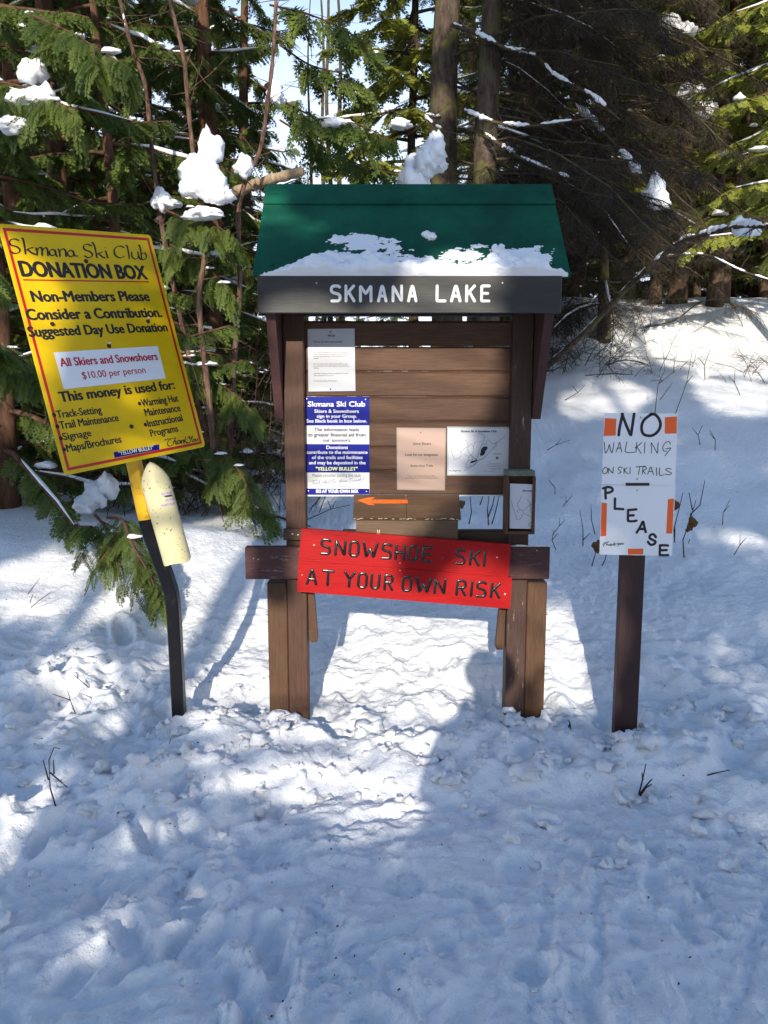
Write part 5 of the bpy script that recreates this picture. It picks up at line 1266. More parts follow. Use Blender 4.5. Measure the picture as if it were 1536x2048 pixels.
# saplings with reddish bark in front of the cedars
poly_limb('sapling', 'thin reddish sapling, leftmost of the three, curving up from behind the yellow board', 'tree', [(440, 1010, 7.3), (395, 800, 7.2), (345, 560, 7.1), (320, 430, 7.0), (303, 290, 7.0), (290, 170, 7.0), (262, 90, 6.9), (240, 0, 6.9), (215, -120, 6.9)],   .025, .013, BARK_S, .010, 40, seed=1, srange=(.5, .95))
poly_limb('sapling', 'thin reddish sapling, middle of the three, passing the big snow clump', 'tree', [(430, 940, 6.6), (418, 800, 6.6), (404, 680, 6.6), (398, 590, 6.6), (410, 500, 6.6), (400, 410, 6.5), (388, 320, 6.5), (377, 220, 6.5), (368, 120, 6.5), (352, 50, 6.5), (340, 0, 6.5), (330, -120, 6.5)],   .026, .013, BARK_S, 0, 40, seed=2)
poly_limb('sapling', 'thin reddish sapling, rightmost of the three, bowed beside the roof', 'tree', [(455, 950, 7.0), (462, 830, 7.0), (470, 700, 7.0), (480, 560, 7.0), (477, 430, 7.0), (492, 360, 7.0), (520, 300, 7.0), (536, 200, 7.0), (547, 100, 7.0), (552, 0, 7.0), (556, -120, 7.0)],   .027, .013, BARK_S, 0, 40, seed=3)
poly_limb('broken_branch', 'thick pale broken branch stub ending left of the roof peak', 'branch', [(470, 385, 7.6), (525, 364, 7.3), (570, 352, 7.1), (604, 343, 7.0)], .05, .042, bark_mat('pale_bark', (.25, .17, .10), (.50, .38, .26), 20), .012, 0, seed=4)
# snow-lined dead limbs hanging right of the trunks
DL = [([(905, 50, 8.4), (960, 70, 8.1), (1010, 95, 7.9), (1070, 112, 7.8), (1110, 150, 7.7), (1180, 190, 7.6), (1240, 240, 7.5)], 'upper'),
      ([(930, 222, 8.1), (985, 243, 7.8), (1050, 252, 7.7), (1100, 248, 7.6), (1190, 235, 7.5)], 'level'),
      ([(970, 270, 8.0), (1010, 296, 7.8), (1050, 320, 7.6), (1110, 345, 7.5), (1150, 360, 7.4)], 'lower'),
      ([(1150, 210, 8.8), (1230, 290, 8.5), (1290, 360, 8.3), (1330, 410, 8.2)], 'steep'),
      ([(880, 235, 8.4), (850, 232, 8.2), (870, 250, 8.0), (893, 265, 7.9)], 'short')]
LBL = {'upper': 'long snow-lined dead limb, highest one right of the big trunks', 'level': 'snow-lined dead limb sagging and rising again above the roof right half', 'lower': 'snow-lined dead limb slanting down toward the right roof corner', 'steep': 'snow-covered limb falling steeply toward the leaning branch', 'short': 'short snowy limb hooked in front of the left big trunk'}
for k, (pp, nm_) in enumerate(DL): poly_limb('dead_branch', LBL[nm_], 'branch', pp, .020, .008, BARK_D, {'steep': .04, 'short': .022}.get(nm_, .020), 26, seed=20 + k)
# leaning branch with snow, lower right of the roof
def gy(px, py):
    d = ray(px, py); y = 1.2
    while y < 30 and (d * (y / d[1]))[2] > macro(np.array([d[0] * y / d[1]]), np.array([y]))[0][0]: y += .02
    return y
YB = gy(1062, 762)
poly_limb('leaning_branch', 'long bare branch leaning up to the right with snow along its top', 'branch', [(a, b, YB - k * .42) for k, (a, b) in enumerate([(1062, 762), (1120, 710), (1180, 655), (1250, 580), (1310, 525), (1360, 485), (1400, 472), (1450, 458), (1500, 452), (1560, 460)])],   .036, .013, BARK_D, .026, 24, seed=31, srange=(.08, .93))
poly_limb('leaning_branch', 'thin bare branch arching right from the middle of the snowy leaning one', 'branch', [(a, b, YB - 1.7) for a, b in [(1330, 512), (1380, 508), (1420, 512), (1480, 540), (1540, 560)]], .014, .007, BARK_D, .010, 8, seed=32)
for k, (pp, lb) in enumerate([([(1090, 742), (1180, 740), (1250, 720), (1310, 735), (1360, 745)], 'dark bare twiggy branch lying low over the snow right of the kiosk'),
      ([(1170, 752), (1230, 748), (1280, 755), (1315, 785)], 'short dark crooked branch over the snow above the NO WALKING sheet'),
      ([(1290, 655), (1350, 640), (1400, 605), (1450, 600), (1480, 640), (1500, 700)], 'dark arching branch crossing the sunlit bank at the right')]):
    yb = gy(*pp[0]); poly_limb('fallen_branch', lb, 'branch', [(a, b, yb) for a, b in pp], .012, .004, BARK_D, 0, 16, seed=40 + k)
for k, (px, py, Y) in enumerate([(1330, 640, 11.3), (1400, 635, 11.0), (1330, 470, 12.5), (1495, 640, 12.0), (1220, 640, 12.5)]):
    pass
def lit_trunk(px, Y, r, lb, seed, H=9):
    V, F, tp = trunk_mesh(H, r, BARK_L, (rd.uniform(-.3, .3), 0), 10, seed); m_ = MB(); m_.add(V, [f for f in F if f.shape[1] == 4][0]); limbs = []
    for k in range(34):
        z = rd.uniform(1.0, H * .8); limbs.append(add_limb(m_, (0, 0, z), (math.cos(k * 2.4), math.sin(k * 2.4), .1), rd.uniform(.5, 1.5), .35, 0, 6, .010, rd))
    V, F, _ = m_.get(); V2, F2, v2 = twig_cloud(limbs, 22, np.random.default_rng(seed), .36)
    place({'trunk': mesh('trunk', V, F, BARK_L, smooth=True), 'dead_twigs': mesh('dead_twigs', V2, F2, leaf_mat('lit_twig', (.14, .10, .06), (.30, .25, .14), (.1, .08, .03), .8), v2)}, 'pine_tree', lb, 'tree', X(px, Y), Y, 0, 1)  # twig colour brightened as if in sun, against the darker dead twigs
lit_trunk(1330, 12.8, .12, 'sunlit brown trunk, left of the pair standing on the bright bank', 51)
lit_trunk(1400, 12.4, .10, 'sunlit brown trunk, right of the pair standing on the bright bank', 52)
lit_trunk(1500, 13.6, .09, 'sunlit brown trunk nearest the right edge above the bright bank', 53)
lit_trunk(1240, 14.5, .10, 'brown trunk half hidden by the snowy leaning branch', 54)

# thicket of bare stems at the foot of the leaning branch
def thicket(name, label, cx, cy, n, spread, h, m, seed, per=14, group=None, lean=(0, 0)):
    rd_ = random.Random(seed); limbs = []; mb = MB(); zb = gz(cx, cy)
    for k in range(n):
        x, y = cx + rd_.gauss(0, spread), cy + rd_.gauss(0, spread * .6); d = np.array([rd_.gauss(lean[0], .6), rd_.gauss(lean[1], .4), 1.0]); d /= np.linalg.norm(d)
        limbs.append(add_limb(mb, (x, y, gz(x, y) - .03), d, h * rd_.uniform(.4, 1.1), .25, 0, 7, .0045, rd_))
    t = thing(name, label, 'shrub', (cx, cy, zb), group); mb.put('stems', m, t)['kind'] = 'stuff'
    V, F, v = twig_cloud(limbs, per, np.random.default_rng(seed), .22); o = put('twigs', V, F, TWIG_M, t, v); o['kind'] = 'stuff'
    return t
thicket('bare_shrub', 'dark tangled bare shrub at the foot of the snowy leaning branch', 2.30, 10.1, 60, .45, 1.0, BARK_D, 61, 22)
thicket('bare_shrub', 'bare shrub filling the dark gap right of the name board', 2.75, 11.2, 80, .5, 2.2, BARK_D, 62, 22)
thicket('bare_shrub', 'reddish bare shrub on the bright bank at the right edge', 4.8, 9.6, 16, .5, .9, BARK_S, 63, 8)
thicket('bare_shrub', 'low brown shrub poking out of the shadow line on the right bank', 3.6, 9.6, 9, .35, .4, BARK_S, 64, 6)
thicket('bare_shrub', 'wiry bare shrub among the cedar stems left of the kiosk', -1.75, 7.8, 40, .5, 1.5, BARK_D, 65, 16)
thicket('bare_shrub', 'wiry bare shrub behind the bowed sapling', -1.15, 8.3, 40, .5, 1.7, BARK_D, 66, 16)
thicket('bare_shrub', 'wiry dark shrub under the yellow board at the left', -2.6, 6.9, 36, .5, .9, BARK_D, 67, 14)

thicket('bare_shrub', 'tall wiry bare shrub rising between the middle and rightmost saplings', -1.35, 7.2, 34, .35, 2.8, BARK_S, 68, 5)
thicket('bare_shrub', 'tall wiry bare shrub behind the right edge of the yellow board', -2.0, 7.3, 30, .40, 2.8, BARK_D, 69, 5)
# low cedar boughs sweeping over the snow
def bough(label, pts, n, size, seed, fine=True, snow=0):
    rng = np.random.default_rng(seed); rd_ = random.Random(seed); base = np.array(pts[0], float)
    t = thing('cedar_bough', label, 'branch', base); main = dense([np.array(p, float) for p in pts], 5); mb = MB(); tube(mb, main, np.linspace(.012, .003, len(main)), 5)
    limbs = [main]
    for k in range(5):
        i = int(len(main) * (.15 + .15 * k)); d = main[min(i + 3, len(main) - 1)] - main[i]; d /= np.linalg.norm(d); s_ = np.cross(d, [0, 0, 1]) * (1 if k % 2 else -1); d = d + s_ * .9 + [0, 0, -.25]
        limbs.append(add_limb(mb, main[i], d / np.linalg.norm(d), .32 * (1 - k * .1), .25, 0, 6, .006, rd_))
    mb.put('limb', BARK_R, t)
    Ls, Ds, Ns, Ss = zip(*[sprays_along(p, max(6, int(n * np.linalg.norm(p[-1] - p[0]))), size, rng, .9, .55, .05, .3) for p in limbs])
    V, F, v = bake(*(CEDAR_FINE if fine else CEDAR_T), mats_from(np.concatenate(Ds), np.concatenate(Ns), np.concatenate(Ss)), np.concatenate(Ls), np.clip(rng.normal(.5, .25, sum(len(l) for l in Ls)), 0, 1))
    put('foliage', V, F, LEAF_C, t, v)['kind'] = 'stuff'
    if snow:
        mb = MB()
        for k in range(snow): i = rd_.randrange(len(main)); s_ = rd_.uniform(.02, .045); blob(mb, main[i] + [rd_.uniform(-.05, .05), 0, .015], (s_ * 1.5, s_, s_ * .6), k, .4, 2, .3)
        mb.put('bough_snow', SNOW_T, t, smooth=True)['kind'] = 'stuff'
bough('green cedar bough drooping to the snow behind the bent black post', [P(215, 1035, 5.3), P(245, 1040, 4.9), P(265, 1090, 4.6), P(300, 1150, 4.45), P(318, 1205, 4.4)], 34, .24, 71, snow=1)
bough('green cedar bough, left part of the clump behind the bent post', [P(190, 1030, 5.4), P(215, 1060, 5.0), P(230, 1095, 4.7), P(222, 1125, 4.6)], 34, .21, 72, snow=1)
bough('dark cedar bough reaching down right toward the kiosk leg over the snow', [P(400, 860, 7.0), P(440, 900, 6.6), P(480, 945, 6.3), P(515, 1010, 6.1), P(545, 1040, 6.0)], 30, .33, 73, snow=2)
bough('dark cedar bough just above the snow behind the cream tube', [P(360, 870, 7.0), P(410, 880, 6.7), P(450, 920, 6.5), P(470, 960, 6.4)], 30, .33, 74, snow=3)
bough('bright cedar bough hanging left of the yellow board', [P(-60, 700, 6.0), P(0, 690, 5.7), P(40, 720, 5.5), P(70, 760, 5.4)], 46, .30, 75)
bough('bright cedar bough under the long snowy limb at upper left', [P(-40, 160, 6.4), P(30, 170, 6.1), P(90, 190, 5.9), P(150, 230, 5.8)], 46, .32, 76, snow=4)
bough('dark green cedar bough drooping across the upper left', [P(60, 30, 6.3), P(130, 60, 6.0), P(200, 100, 5.8), P(260, 140, 5.7)], 46, .34, 77, snow=2)
bough('cedar bough hanging into the sky gap from the left', [P(520, 170, 8.2), P(590, 215, 7.8), P(650, 240, 7.6), P(720, 250, 7.4), P(800, 290, 7.3)], 26, .38, 78, False, 3)
bough('cedar bough crossing the top of the sky gap', [P(540, 10, 8.6), P(620, 30, 8.2), P(690, 60, 8.0), P(760, 110, 7.9)], 26, .38, 79, False, 1)
bough('cedar bough low in the sky gap above the roof', [P(560, 240, 8.6), P(640, 290, 8.2), P(720, 330, 8.0), P(800, 350, 7.9)], 26, .36, 80, False, 1)
bough('cedar bough reaching over the thin trunks in the middle of the sky gap', [P(560, 90, 8.8), P(620, 130, 8.5), P(690, 150, 8.3), P(750, 190, 8.2)], 26, .36, 84, False, 1)
bough('bright cedar bough holding snow beside the middle sapling', [P(330, 420, 6.9), P(380, 440, 6.6), P(430, 450, 6.5), P(470, 480, 6.4)], 46, .28, 81)
bough('dark cedar bough behind the yellow board right edge', [P(300, 470, 7.3), P(360, 500, 7.0), P(420, 540, 6.8), P(460, 590, 6.7)], 40, .32, 82, snow=2)
bough('dark cedar bough behind the lower right corner of the yellow board', [P(350, 700, 7.3), P(400, 740, 7.0), P(470, 790, 6.8), P(520, 840, 6.7)], 40, .32, 83, snow=2)

# big snow clumps caught in the boughs
SC = [('large white snow clump caught behind the middle sapling', [(418, 300, 6.45, .085, .07, .14), (395, 340, 6.4, .11, .08, .12), (425, 370, 6.35, .12, .09, .16), (385, 370, 6.4, .10, .08, .10), (440, 390, 6.35, .10, .08, .08)]),
 ('low white snow pad under the large clump by the middle sapling', [(412, 428, 6.4, .12, .09, .05), (385, 432, 6.4, .07, .06, .04)]),
 ('white snow clump left of the bowed sapling', [(488, 335, 6.9, .07, .06, .10)]),
 ('tall rounded snow clump above the middle of the roof', [(826, 360, 7.6, .13, .11, .20), (832, 322, 7.6, .07, .07, .07), (853, 325, 7.5, .09, .08, .14), (868, 300, 7.5, .10, .09, .15), (880, 330, 7.6, .06, .06, .08)]),
 ('flat snow clump on the bough left of the big trunks', [(800, 248, 7.8, .09, .07, .05)]),
 ('round snow clump high at the far left', [(66, 145, 6.0, .09, .08, .09), (50, 200, 6.0, .13, .09, .07), (85, 195, 5.9, .09, .08, .08)]),
 ('snow clump on the bough under the tops at the far left', [(25, 250, 5.9, .09, .07, .06)]),
 ('snow clump on the bough inside the sky gap', [(672, 248, 7.5, .12, .08, .05)]),
 ('snow clump between the saplings near the roof corner', [(548, 185, 7.4, .06, .05, .09), (556, 198, 7.4, .07, .05, .05)]),
 ('snow pad on the sapling fork above the yellow board', [(322, 400, 6.9, .07, .06, .10), (335, 408, 6.9, .12, .08, .04)]),
 ('snow clump at the tip of the snowy leaning branch', [(1485, 455, 6.65, .09, .06, .075), (1505, 462, 6.65, .06, .05, .05)]),
 ('snow heap on the steep limb right of the roof', [(1310, 385, 8.1, .11, .09, .16), (1318, 402, 8.0, .10, .08, .09)]),
 ('snow clumps sparkling on the sunlit spruce bough at upper right', [(1385, 190, 11.2, .22, .15, .13), (1405, 215, 11.1, .18, .13, .16), (1375, 215, 11.2, .12, .1, .10)]),
 ('snow clump on the pale conifer near the top right', [(1340, 50, 11.5, .16, .12, .13), (1365, 60, 11.5, .16, .12, .10)]),
 ('snow lumps on low cedar twigs under the yellow board', [(190, 990, 6.2, .10, .08, .12), (215, 975, 6.2, .08, .06, .10), (170, 1010, 6.2, .10, .08, .08)])]
for k, (lb, bl) in enumerate(SC):
    mb = MB()
    for q, (px, py, Y, a_, b_, c_) in enumerate(bl): blob(mb, P(px, py, Y), (a_, b_, c_), k * 7 + q, .8, 3, .42, drape=True)
    tag(mb.put('snow_clump', SNOW_T, smooth=True), lb, 'snow', 'snow clumps caught in the branches')

# bare twigs standing out of the snow
def stems(label, pp, r=.003, leaves=(), group='bare twigs poking out of the snow', m=None):
    yb = gy(pp[0][0][0], pp[0][0][1] + 3); pp = [[(a, b, yb + (c - pp[0][0][2])) for a, b, c in l_] for l_ in pp]; leaves = [(a, b, yb - .01, s_ * yb / c) for a, b, c, s_ in leaves]
    base = P(*pp[0][0]); r = r * max(1, yb / 5.5); t = thing('twig', label, 'twig', base, group); mb = MB()
    for line in pp: q = np.array([P(*a) for a in line]); tube(mb, q, np.linspace(r, r * .5, len(q)), 5)
    mb.put('stem', m or plain('twig_bark', (.05, .028, .02), .85, .2, var=.4, scale=40), t)
    for (px, py, Y, s_) in leaves:
        c = P(px, py, Y); th_ = np.linspace(0, 2 * math.pi, 11)[:-1]; rr_ = s_ * (1 + .3 * np.sin(th_ * 3 + px)) 
        V = np.array([c + [math.cos(a) * b * .7, .012 * math.sin(a * 2), math.sin(a) * b] for a, b in zip(th_, rr_)] + [c + [0, -.008, 0]]); j = np.arange(10)
        put('dry_leaf', V, np.stack([j, (j + 1) % 10, np.full(10, 10)], -1), plain('dry_leaf', (.14, .075, .03), .8, .2, var=.5, scale=60), t)
stems('forked reddish twig sticking up at the lower left', [[(112, 1615, 2.85), (100, 1575, 2.85), (98, 1520, 2.85), (108, 1495, 2.85), (120, 1497, 2.85)], [(97, 1560, 2.85), (86, 1520, 2.85)], [(100, 1545, 2.85), (135, 1575, 2.83)], [(108, 1548, 2.85), (107, 1520, 2.85)]])
stems('thin Y-shaped twig on the snow left of the black post', [[(152, 1430, 3.4), (142, 1405, 3.4), (135, 1380, 3.4)], [(140, 1400, 3.4), (105, 1388, 3.4)]])
stems('straight thin twig slanting behind the Y-shaped one', [[(178, 1375, 3.6), (145, 1348, 3.6)]])
stems('dark twig pair on the mound at the far left', [[(62, 1215, 4.3), (80, 1200, 4.3), (104, 1182, 4.3)], [(60, 1205, 4.3), (66, 1188, 4.3)], [(56, 1188, 4.3), (80, 1156, 4.3)]])
stems('short dark twig bent at the foot between kiosk and stake', [[(1137, 1458, 3.35), (1140, 1445, 3.35), (1136, 1440, 3.35)], [(1140, 1448, 3.35), (1142, 1462, 3.33)]], .004)
stems('spiky dark twig bunch right of the trail', [[(1278, 1588, 2.72), (1285, 1560, 2.72), (1292, 1528, 2.72)], [(1278, 1590, 2.72), (1300, 1562, 2.72), (1305, 1558, 2.72)], [(1280, 1592, 2.72), (1292, 1575, 2.72), (1304, 1568, 2.72)], [(1286, 1560, 2.72), (1284, 1545, 2.72)]], .0038)
stems('single dark stick lying on the snow near the right edge', [[(1410, 1552, 2.85), (1430, 1546, 2.85), (1460, 1540, 2.85)]], .0035)
stems('twig in front of the bank heap near the black post', [[(330, 1500, 3.15), (340, 1485, 3.15), (341, 1475, 3.15)]], .0022)
stems('branching stems with a curled dry leaf right of the PLEASE sheet', [[(1368, 1115, 4.9), (1366, 1080, 4.9), (1380, 1040, 4.9), (1392, 1000, 4.9)], [(1380, 1030, 4.9), (1400, 1010, 4.9), (1410, 960, 4.9)], [(1385, 1020, 4.9), (1378, 985, 4.9)]], .0045, [(1384, 1045, 4.88, .045), (1378, 1055, 4.86, .03)])
stems('dark stems close to the right edge of the PLEASE sheet', [[(1349, 1085, 4.8), (1350, 1050, 4.8), (1360, 1010, 4.8), (1366, 985, 4.8)], [(1349, 1075, 4.8), (1345, 1030, 4.8)], [(1372, 1100, 4.8), (1380, 1078, 4.8)]], .0045, [(1352, 1010, 4.8, .032)])
stems('dark stems with a hanging dry leaf left of the PLEASE sheet', [[(1183, 1135, 4.7), (1190, 1110, 4.7), (1195, 1090, 4.7)], [(1201, 1138, 4.7), (1210, 1120, 4.7), (1215, 1100, 4.7)]], .0045, [(1193, 1092, 4.68, .04)])
stems('thin twigs standing in the snow left of the lower sheet', [[(1166, 1092, 5.0), (1166, 1060, 5.0), (1160, 1020, 5.0)], [(1190, 1068, 5.0), (1183, 1040, 5.0), (1182, 1008, 5.0)], [(1166, 1080, 5.0), (1180, 1066, 5.0)]], .004)
stems('bare stems seen through the opening right of the wooden box', [[(977, 1050, 5.4), (975, 1020, 5.4), (978, 990, 5.4)], [(976, 1035, 5.4), (986, 1008, 5.4), (990, 985, 5.4)], [(984, 1048, 5.4), (992, 1020, 5.4), (998, 992, 5.4)], [(938, 1048, 5.3), (943, 1025, 5.3), (940, 990, 5.3)], [(960, 1010, 5.5), (966, 992, 5.5)]], .005, [(924, 1008, 5.3, .03)])
stems('bare crooked twig seen through the opening left of the wooden box', [[(612, 1040, 5.4), (640, 1028, 5.4), (662, 1018, 5.4), (700, 1010, 5.4)], [(662, 1018, 5.4), (655, 1000, 5.4)], [(665, 1015, 5.4), (672, 1002, 5.4)]], .004)
stems('tall wiry stem standing above the NO sheet on the snow', [[(1310, 826, 5.2), (1316, 770, 5.2), (1330, 740, 5.2), (1325, 690, 5.2)], [(1316, 768, 5.2), (1350, 742, 5.2)], [(1320, 800, 5.2), (1345, 765, 5.2)]], .0028)
STL = ['just right of the leaflet box', 'lowest beside the leaflet box', 'level with the NO sheet, standing nearer the right edge', 'level with the NO sheet, close to its right side', 'at the right edge level with the PLEASE sheet', 'right of the right eave bracket foot', 'under the snowy leaning branch foot', 'on the shadow line of the bright bank', 'slanting long above the right corner of the NO sheet', 'between the dry leaf and the right edge', 'level with the top of the leaflet box', 'on the bright bank near the right edge', 'halfway between leaflet box and PLEASE sheet']
for k, (a_, b_, Y) in enumerate([((1105, 1070), (1120, 1035), 5), ((1112, 1100), (1108, 1060), 5), ((1430, 900), (1420, 860), 6.5), ((1400, 890), (1405, 850), 6.5), ((1468, 1110), (1480, 1070), 5), ((1095, 900), (1140, 880), 6), ((1130, 800), (1170, 770), 6.2), ((1410, 760), (1420, 700), 7), ((1350, 830), (1385, 700), 6.4), ((1445, 1050), (1460, 1000), 5), ((1110, 990), (1098, 960), 5.2), ((1480, 790), (1470, 740), 8), ((1120, 1020), (1132, 990), 5.2)]):
    mid = ((a_[0] + b_[0]) / 2 + 6 * (-1) ** k, (a_[1] + b_[1]) / 2, Y)
    stems('slender bare twig on the slope ' + STL[k], [[(*a_, Y), mid, (*b_, Y)], [mid, (mid[0] + 12 * (-1) ** (k // 2), mid[1] - 14, Y)]], .0032, group='slender twigs on the right slope')
# ================================================================== TREES BEHIND THE VIEWPOINT
# The photograph is dappled by conifers standing behind the photographer. They are built as trees; their boughs are
# left out where the photograph shows that the sun comes through.
S1 = np.array([math.cos(SUN_AZ), -math.sin(SUN_AZ), 0.0])
S2 = np.array([math.sin(SUN_AZ) * math.sin(SUN_EL), math.cos(SUN_AZ) * math.sin(SUN_EL), math.cos(SUN_EL)])
SD = np.array(sun_dir)
def on_ground(px, py):
    d = ray(px, py); y = 1.5
    while y < 40:
        q = d * (y / d[1])
        if q[2] <= macro(np.array([q[0]]), np.array([y]))[0][0]: return q
        y += .03
    return q
G0, GS, GW, GH = (-7.0, -2.2), .03, 600, 420
sunlit = np.zeros((GH, GW), bool)
gs, gt = np.meshgrid(G0[0] + GS * np.arange(GW), G0[1] + GS * np.arange(GH))
def fill(poly, val=True):
    global sunlit
    inside = np.zeros_like(sunlit); n = len(poly)
    for i in range(n):
        (x1, y1), (x2, y2) = poly[i], poly[(i + 1) % n]
        if abs(y1 - y2) < 1e-9: continue
        c = ((gt >= min(y1, y2)) & (gt < max(y1, y2))) & (gs < (gt - y1) / (y2 - y1) * (x2 - x1) + x1)
        inside ^= c
    sunlit[inside] = val
def st(p): return (float(p @ S1), float(p @ S2))
def lit_ground(*pp, val=True): fill([st(on_ground(*p)) for p in pp], val)
def lit_at(Y, *pp, val=True): fill([st(P(*p, Y)) for p in pp], val)
# open sky above the shade trees for the far wood, closed over the kiosk and slope
n1 = fbm(gs * .9, gt * .9, 201, 4, .6); n2 = fbm(gs * 2.6, gt * 2.6, 205, 3, .6)
sunlit |= (gt > 6.6) & (n1 > -.25)
sunlit |= (gt > 1.75) & (gt < 6.8) & (gs < -.2) & (n1 + .5 * n2 > -.08)
sunlit |= (gt > 3.9) & (gs > 2.15 + .25 * n2) & (n1 > -.45)
sunlit |= (gt > 2.6) & (gt < 3.9) & (gs > 2.2) & (n1 + .5 * n2 > .55)
sunlit |= (gt < 1.0) & (n2 + .4 * n1 > .62) & (gs > .9)
lit_ground((640, 1235), (1000, 1240), (1010, 1420), (940, 1440), (620, 1440))
lit_ground((1080, 1150), (1120, 1160), (1150, 1290), (1190, 1410), (1080, 1430))
lit_ground((370, 1050), (560, 1000), (600, 1120), (600, 1470), (400, 1470), (330, 1300), (350, 1160))
lit_ground((0, 1130), (210, 1100), (330, 1150), (230, 1230), (0, 1230))
lit_ground((20, 1290), (120, 1270), (200, 1330), (330, 1400), (300, 1480), (120, 1420))
lit_ground((330, 1480), (620, 1470), (850, 1465), (853, 1560), (830, 1640), (800, 1700), (700, 1660), (560, 1610), (420, 1570))
lit_ground((0, 1620), (110, 1570), (190, 1600), (260, 1700), (310, 1830), (180, 1880), (90, 1760), (0, 1740))
lit_ground((330, 1690), (430, 1670), (470, 1720), (420, 1780), (340, 1760))
lit_ground((1430, 1180), (1560, 1260), (1560, 1500), (1500, 1430), (1450, 1320))
lit_ground((1420, 1580), (1510, 1600), (1500, 1690), (1430, 1680))
lit_ground((1225, 1820), (1300, 1780), (1330, 1900), (1290, 2000), (1240, 1900))
lit_ground((1490, 1690), (1560, 1680), (1560, 1800), (1500, 1790))
lit_ground((1120, 790), (1230, 760), (1310, 790), (1240, 840), (1130, 840)); lit_ground((1390, 770), (1536, 760), (1540, 830), (1420, 840))
lit_at(3.19, (825, 500), (975, 495), (985, 560), (955, 630), (825, 630))
lit_at(3.50, (560, 700), (1000, 700), (985, 760), (940, 830), (900, 930), (880, 1060), (560, 1060))
lit_at(3.37, (585, 1050), (770, 1060), (755, 1215), (585, 1200)); lit_at(3.37, (900, 1130), (1030, 1130), (1030, 1220), (890, 1215))
lit_at(3.1, (150, 480), (310, 470), (330, 560), (160, 560)); lit_at(3.25, (290, 950), (400, 930), (400, 1130), (320, 1130))
lit_at(3.45, (1000, 1190), (1095, 1180), (1095, 1300), (1000, 1310))
lit_at(6.4, (355, 270), (470, 270), (480, 450), (350, 450)); lit_at(8.3, (930, 290), (990, 290), (990, 375), (930, 375))
sh_trees = [(-5.2, -6.5), (-3.0, -8.5), (-1.9, -5.6), (.9, -9.5), (2.0, -6.2), (3.9, -5.4), (5.6, -8.0), (7.8, -6.0)]
SH_LB = ['conifer behind the viewpoint shading the far left of the wood', 'tall conifer behind the viewpoint shading the left wood', 'conifer behind the viewpoint dappling the left snow bank', 'tall conifer behind the viewpoint shading the kiosk roof',
         'conifer behind the viewpoint shading the trail right of the kiosk', 'conifer behind the viewpoint shading the stake and sheets', 'tall conifer behind the viewpoint shading the right slope', 'conifer behind the viewpoint shading beyond the right edge']
def is_shade(s, t):
    i = ((t - G0[1]) / GS).astype(int); j = ((s - G0[0]) / GS).astype(int)
    ok = (i >= 0) & (i < GH) & (j >= 0) & (j < GW)
    return ok & ~sunlit[np.clip(i, 0, GH - 1), np.clip(j, 0, GW - 1)]
rng = np.random.default_rng(77)
NS = 15000
s_ = rng.uniform(-6.5, 9.5, NS); t_ = rng.uniform(-1.9, 7.4, NS)
trunks = np.array([x * S1 + np.array([0, y, 0]) for x, y in sh_trees])
tS = trunks @ S1
near_ = np.argmin(np.abs(s_[:, None] - tS[None] + rng.normal(0, .35, (NS, len(tS)))), 1)
# a point with this s and t, at about the depth of its tree
yy = trunks[near_, 1] + rng.uniform(-.9, .9, NS)
tt0 = (yy - s_ * S1[1]) / SD[1]
base0 = s_[:, None] * S1 + t_[:, None] * S2
kk = (yy - base0[:, 1]) / SD[1]
pos = base0 + kk[:, None] * SD
outw = pos - trunks[near_]; outw[:, 2] = 0; outw /= np.linalg.norm(outw, axis=1)[:, None] + 1e-6
dirs = outw + rng.normal(0, .45, (NS, 3)) + [0, 0, -.25]; dirs /= np.linalg.norm(dirs, axis=1)[:, None]
nrm = -SD[None] * .8 + np.array([0, 0, .5]) + rng.normal(0, .5, (NS, 3))
sc_ = rng.uniform(.38, .72, NS)
A = mats_from(dirs, nrm, sc_)
ok = np.ones(NS, bool)
for a_, b_ in ((0, 0), (0, .5), (0, 1), (.42, .5), (-.42, .5), (.3, .2), (-.3, .2), (.25, .85), (-.25, .85)):
    q = pos + np.einsum('nij,j->ni', A, np.array([a_, b_, 0])); ok &= is_shade(q @ S1, q @ S2)
ok &= pos[:, 2] > .45
# shorter sprays along the rims of the gaps, where the light edge has to follow the photograph
rim = np.zeros_like(sunlit)
for a_ in range(-10, 11, 2):
    for b_ in range(-10, 11, 2): rim |= np.roll(np.roll(sunlit, a_, 0), b_, 1)
rim &= ~sunlit; ri, rj = np.nonzero(rim & (gt < 3.2) & (gt > -1.2) & (gs > -2.8) & (gs < 4))
NB = 9500; pick = rng.integers(0, len(ri), NB)
s2 = gs[ri[pick], rj[pick]] + rng.uniform(-.015, .015, NB); t2 = gt[ri[pick], rj[pick]] + rng.uniform(-.015, .015, NB)
near2 = np.argmin(np.abs(s2[:, None] - tS[None] + rng.normal(0, .35, (NB, len(tS)))), 1)
yy2 = trunks[near2, 1] * .0 - 4.6 + rng.uniform(-.6, .6, NB); yy2 = np.where(trunks[near2, 1] > -7, trunks[near2, 1] + rng.uniform(0, 1.4, NB), yy2 - 1.5)
b2 = s2[:, None] * S1 + t2[:, None] * S2; pos2 = b2 + ((yy2 - b2[:, 1]) / SD[1])[:, None] * SD
d2 = rng.normal(0, 1, (NB, 3)); n2_ = -SD[None] + rng.normal(0, .35, (NB, 3)); A2 = mats_from(d2, n2_, rng.uniform(.16, .30, NB)); ok2 = pos2[:, 2] > .45
for a_, b_ in ((0, .5), (0, 1), (.42, .5), (-.42, .5), (0, 0)):
    q = pos2 + np.einsum('nij,j->ni', A2, np.array([a_, b_, 0])); ok2 &= is_shade(q @ S1, q @ S2)
